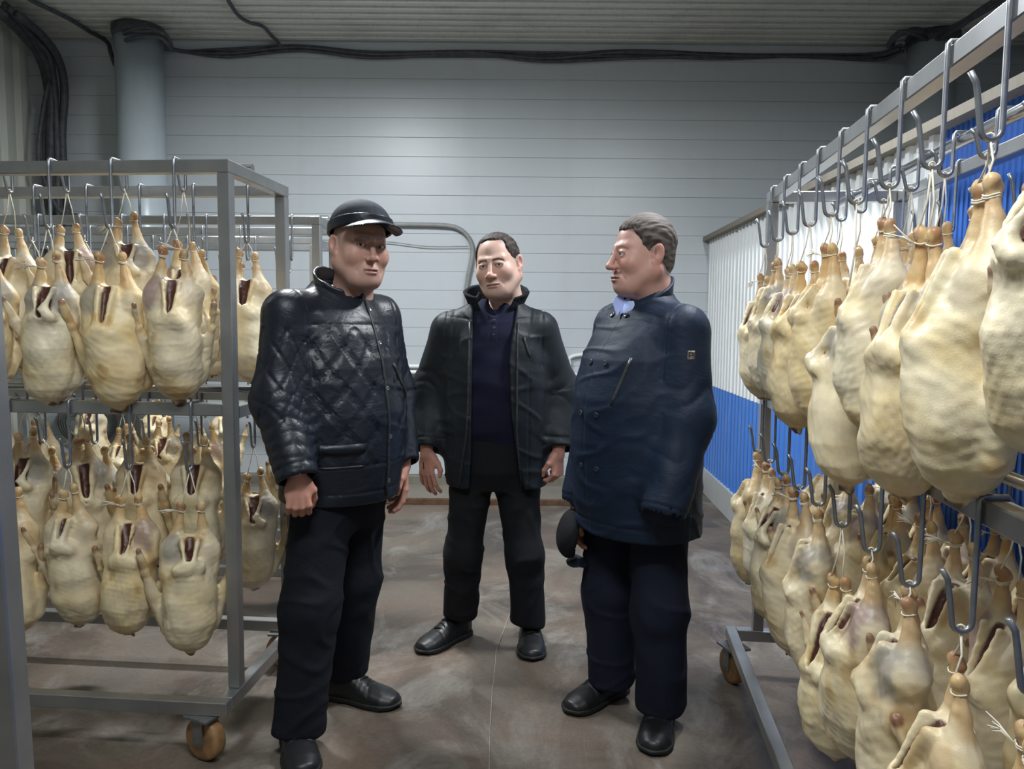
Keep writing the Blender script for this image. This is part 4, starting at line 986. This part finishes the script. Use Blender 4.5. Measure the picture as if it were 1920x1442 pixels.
# ---- man in the navy coat
D = person(dict(seed=400, phi=math.radians(-50), c=(.452, 2.66), label='grey-haired man in profile in a navy double-breasted coat over a pale blue shirt', head=P(1203, 477, 2.66), head_rot=(math.radians(-72), math.radians(2), math.radians(0)), hs=.985,
    fat=1.2, age=-.2, skin=(.54, .31, .26), red=.65, stubble=.12, moustache=True, brow=(.25, .16, .13), browa=.6, hairline=([-.08, -.04, -.01, .02, .05, .075, .12], [.045, .030, .0, -.026, -.040, -.066, -.085]), scalp=(.14, .11, .10), scalpa=.7,
    hair=dict(th=.0075, c1=(.040, .029, .025), c2=(.14, .12, .112), top=.9, recede=.014), gaze=(-2.0, 2.2, 1.6), sh=None, necky=.0,
    arms=[[P(1158, 612, 2.82), P(1124, 770, 2.86), P(1092, 925, 2.80)], [P(1284, 622, 2.50), P(1288, 785, 2.46), P(1248, 945, 2.38)]],
    legs=[[P(1150, 925, 2.78), P(1142, 1110, 2.74), P(1147, 1268, 2.75)], [P(1236, 925, 2.62), P(1236, 1140, 2.56), P(1238, 1316, 2.58)]],
    torso=[(.685, .228, .195, 0, -.005), (.85, .228, .20, 0, -.018), (1.0, .230, .205, 0, -.030), (1.15, .226, .195, 0, -.030), (1.28, .220, .170, 0, -.012), (1.36, .200, .138, 0, .005), (1.42, .165, .108, 0, .015), (1.465, .118, .085, 0, .025), (1.51, .07, .065, 0, .03)],
    hands=[dict(frame=(P(1083, 945, 2.79), (-.4, -.9, 0), (.9, -.3, 0), (.05, .05, 1)), curl=[.5, .55, .6, .6], spread=.03, thumb=.6),
           dict(frame=(P(1246, 925, 2.47), (-.6, .2, -.6), (.5, .8, 0), (.25, -.8, .5)), curl=[.9, .9, .9, .9], spread=.0, thumb=.9)],
    trousers='trouser_navy', crotch=.80, legr=[.105, .088, .086], cuff=-.02,
    shoes=[(G(1168, 1292), G(1058, 1342), False), (G(1242, 1335), G(1224, 1414), False)],
    jacket=dict(kind='coat', mat='nylon_navy', placket=-.05, slant=.0, sleeve_r=[.080, .082, .076], fold=.13, famp=.005, wr=.004, cuffext=.05, k=.04, armhole=.19,
        collar=dict(z=1.455, h=.062, back=.60, r=.082, flare=.12, t=.007, gap=(.012, .75), gx=-.01))))
for z in (1.43, 1.27, 1.10, .92):
    for x in (-.075, .005): D['button'](x, z, .0095)
D['strip']([(x, z) for x, z in zip(np.linspace(.10, .065, 8), np.linspace(1.29, 1.14, 8))], .005, .004, 'pocket_zip', 'zip')
_ys = np.arange(2.2, 2.7, .004); _pt = np.stack([P(1296, 666, y) for y in _ys]).astype(f4); p_ = P(1296, 666, _ys[int(np.argmax(D['jf'](_pt) < .001))])
mb = MB()
sp_ = p_
Mx = Matrix.Translation(Vector(sp_)) @ Matrix.Rotation(math.radians(8), 4, 'Z')
MB().box(-.012, .012, -.0035, .004, -.014, .014, Mx, ch=.002).build('logo_patch', M['patch'], D['jacket'])
mb = MB(); mb.box(-.0095, -.0068, -.0048, -.003, -.009, .009, Mx); mb.box(-.0095, .002, -.0048, -.003, .0065, .009, Mx); mb.box(.002, .0045, -.0048, -.003, -.001, .009, Mx); mb.box(-.0095, .0045, -.0048, -.003, -.002, .0003, Mx)
mb.box(.0065, .009, -.0048, -.003, -.009, .009, Mx); mb.build('logo_lettering', M['zip'], D['jacket'])
def onray(px, py, y0, back=0.0):   # the first point of the coat met behind this pixel
    ys = np.arange(y0, y0+.7, .004); pts = np.stack([P(px, py, y) for y in ys]).astype(f4); dv = D['jf'](pts); k = int(np.argmax(dv < .001)); return P(px, py, ys[k]-back)
def flap(name, px, mat, th, y0, back, par, dy=None):
    Yc = onray(1164, 588, y0, back)[1]; pts = [P(x, y, Yc+(590-y)*.0010) for (x, y) in px]; n = len(pts)
    vs = pts+[p_+np.array([0, th, 0]) for p_ in pts]; fs = [tuple(range(n)), tuple(range(n, 2*n))[::-1]]+[(i, (i+1) % n, n+(i+1) % n, n+i) for i in range(n)]
    return MB().add(vs, fs).build(name, M[mat], par, False)
fb = D['body']
flap('shirt_collar', [(1166, 547), (1152, 559), (1149, 567), (1157, 592), (1165, 580), (1172, 566)], 'shirt', .012, 2.4, .012, fb)
flap('shirt_collar', [(1183, 553), (1182, 566), (1179, 579), (1162, 590), (1166, 575), (1172, 562)], 'shirt', .012, 2.4, .016, fb)
def shf(p):
    q = D['loc'](p); d = ell(q, (0, -.040, 1.435), (.045, .05, .06)); return smax(d, q[:, 2]-1.478, .004)
cw = D['wor'](0, -.05, 1.42); sdf_obj('shirt_front', shf, cw-.14, cw+.14, .0045, M['shirt'], D['body'])
# cap held low beside the coat
cx = P(1070, 1000, 2.74); cpo = empty('flat_cap', tuple(cx)); tag(cpo, 'black cap held low in the right man\'s hand below his coat hem', 'cap')
def capb(p):
    q = p@rot('y', .12); d = ell(q, (0, 0, 0), (.052, .10, .088)); d = smax(d, q[:, 0]-.02, .006); d = smax(d, -ell(q, (.012, 0, 0), (.05, .09, .078)), .004); return d+sn(p, 12, 5)*.0015
sdf_obj('crown', capb, (-.1, -.14, -.13), (.1, .14, .13), .005, M['trouser_black'], cpo)
def capv(p):
    q = p-A(.025, -.01, -.085); d = np.abs(q[:, 2]+.5*np.abs(q[:, 0])+2.5*q[:, 1]**2)-.003; return smax(d, ell(q, (0, 0, 0), (.045, .075, .05)), .004)
sdf_obj('visor', capv, (-.06, -.12, -.16), (.1, .1, -.03), .004, M['leather'], cpo)
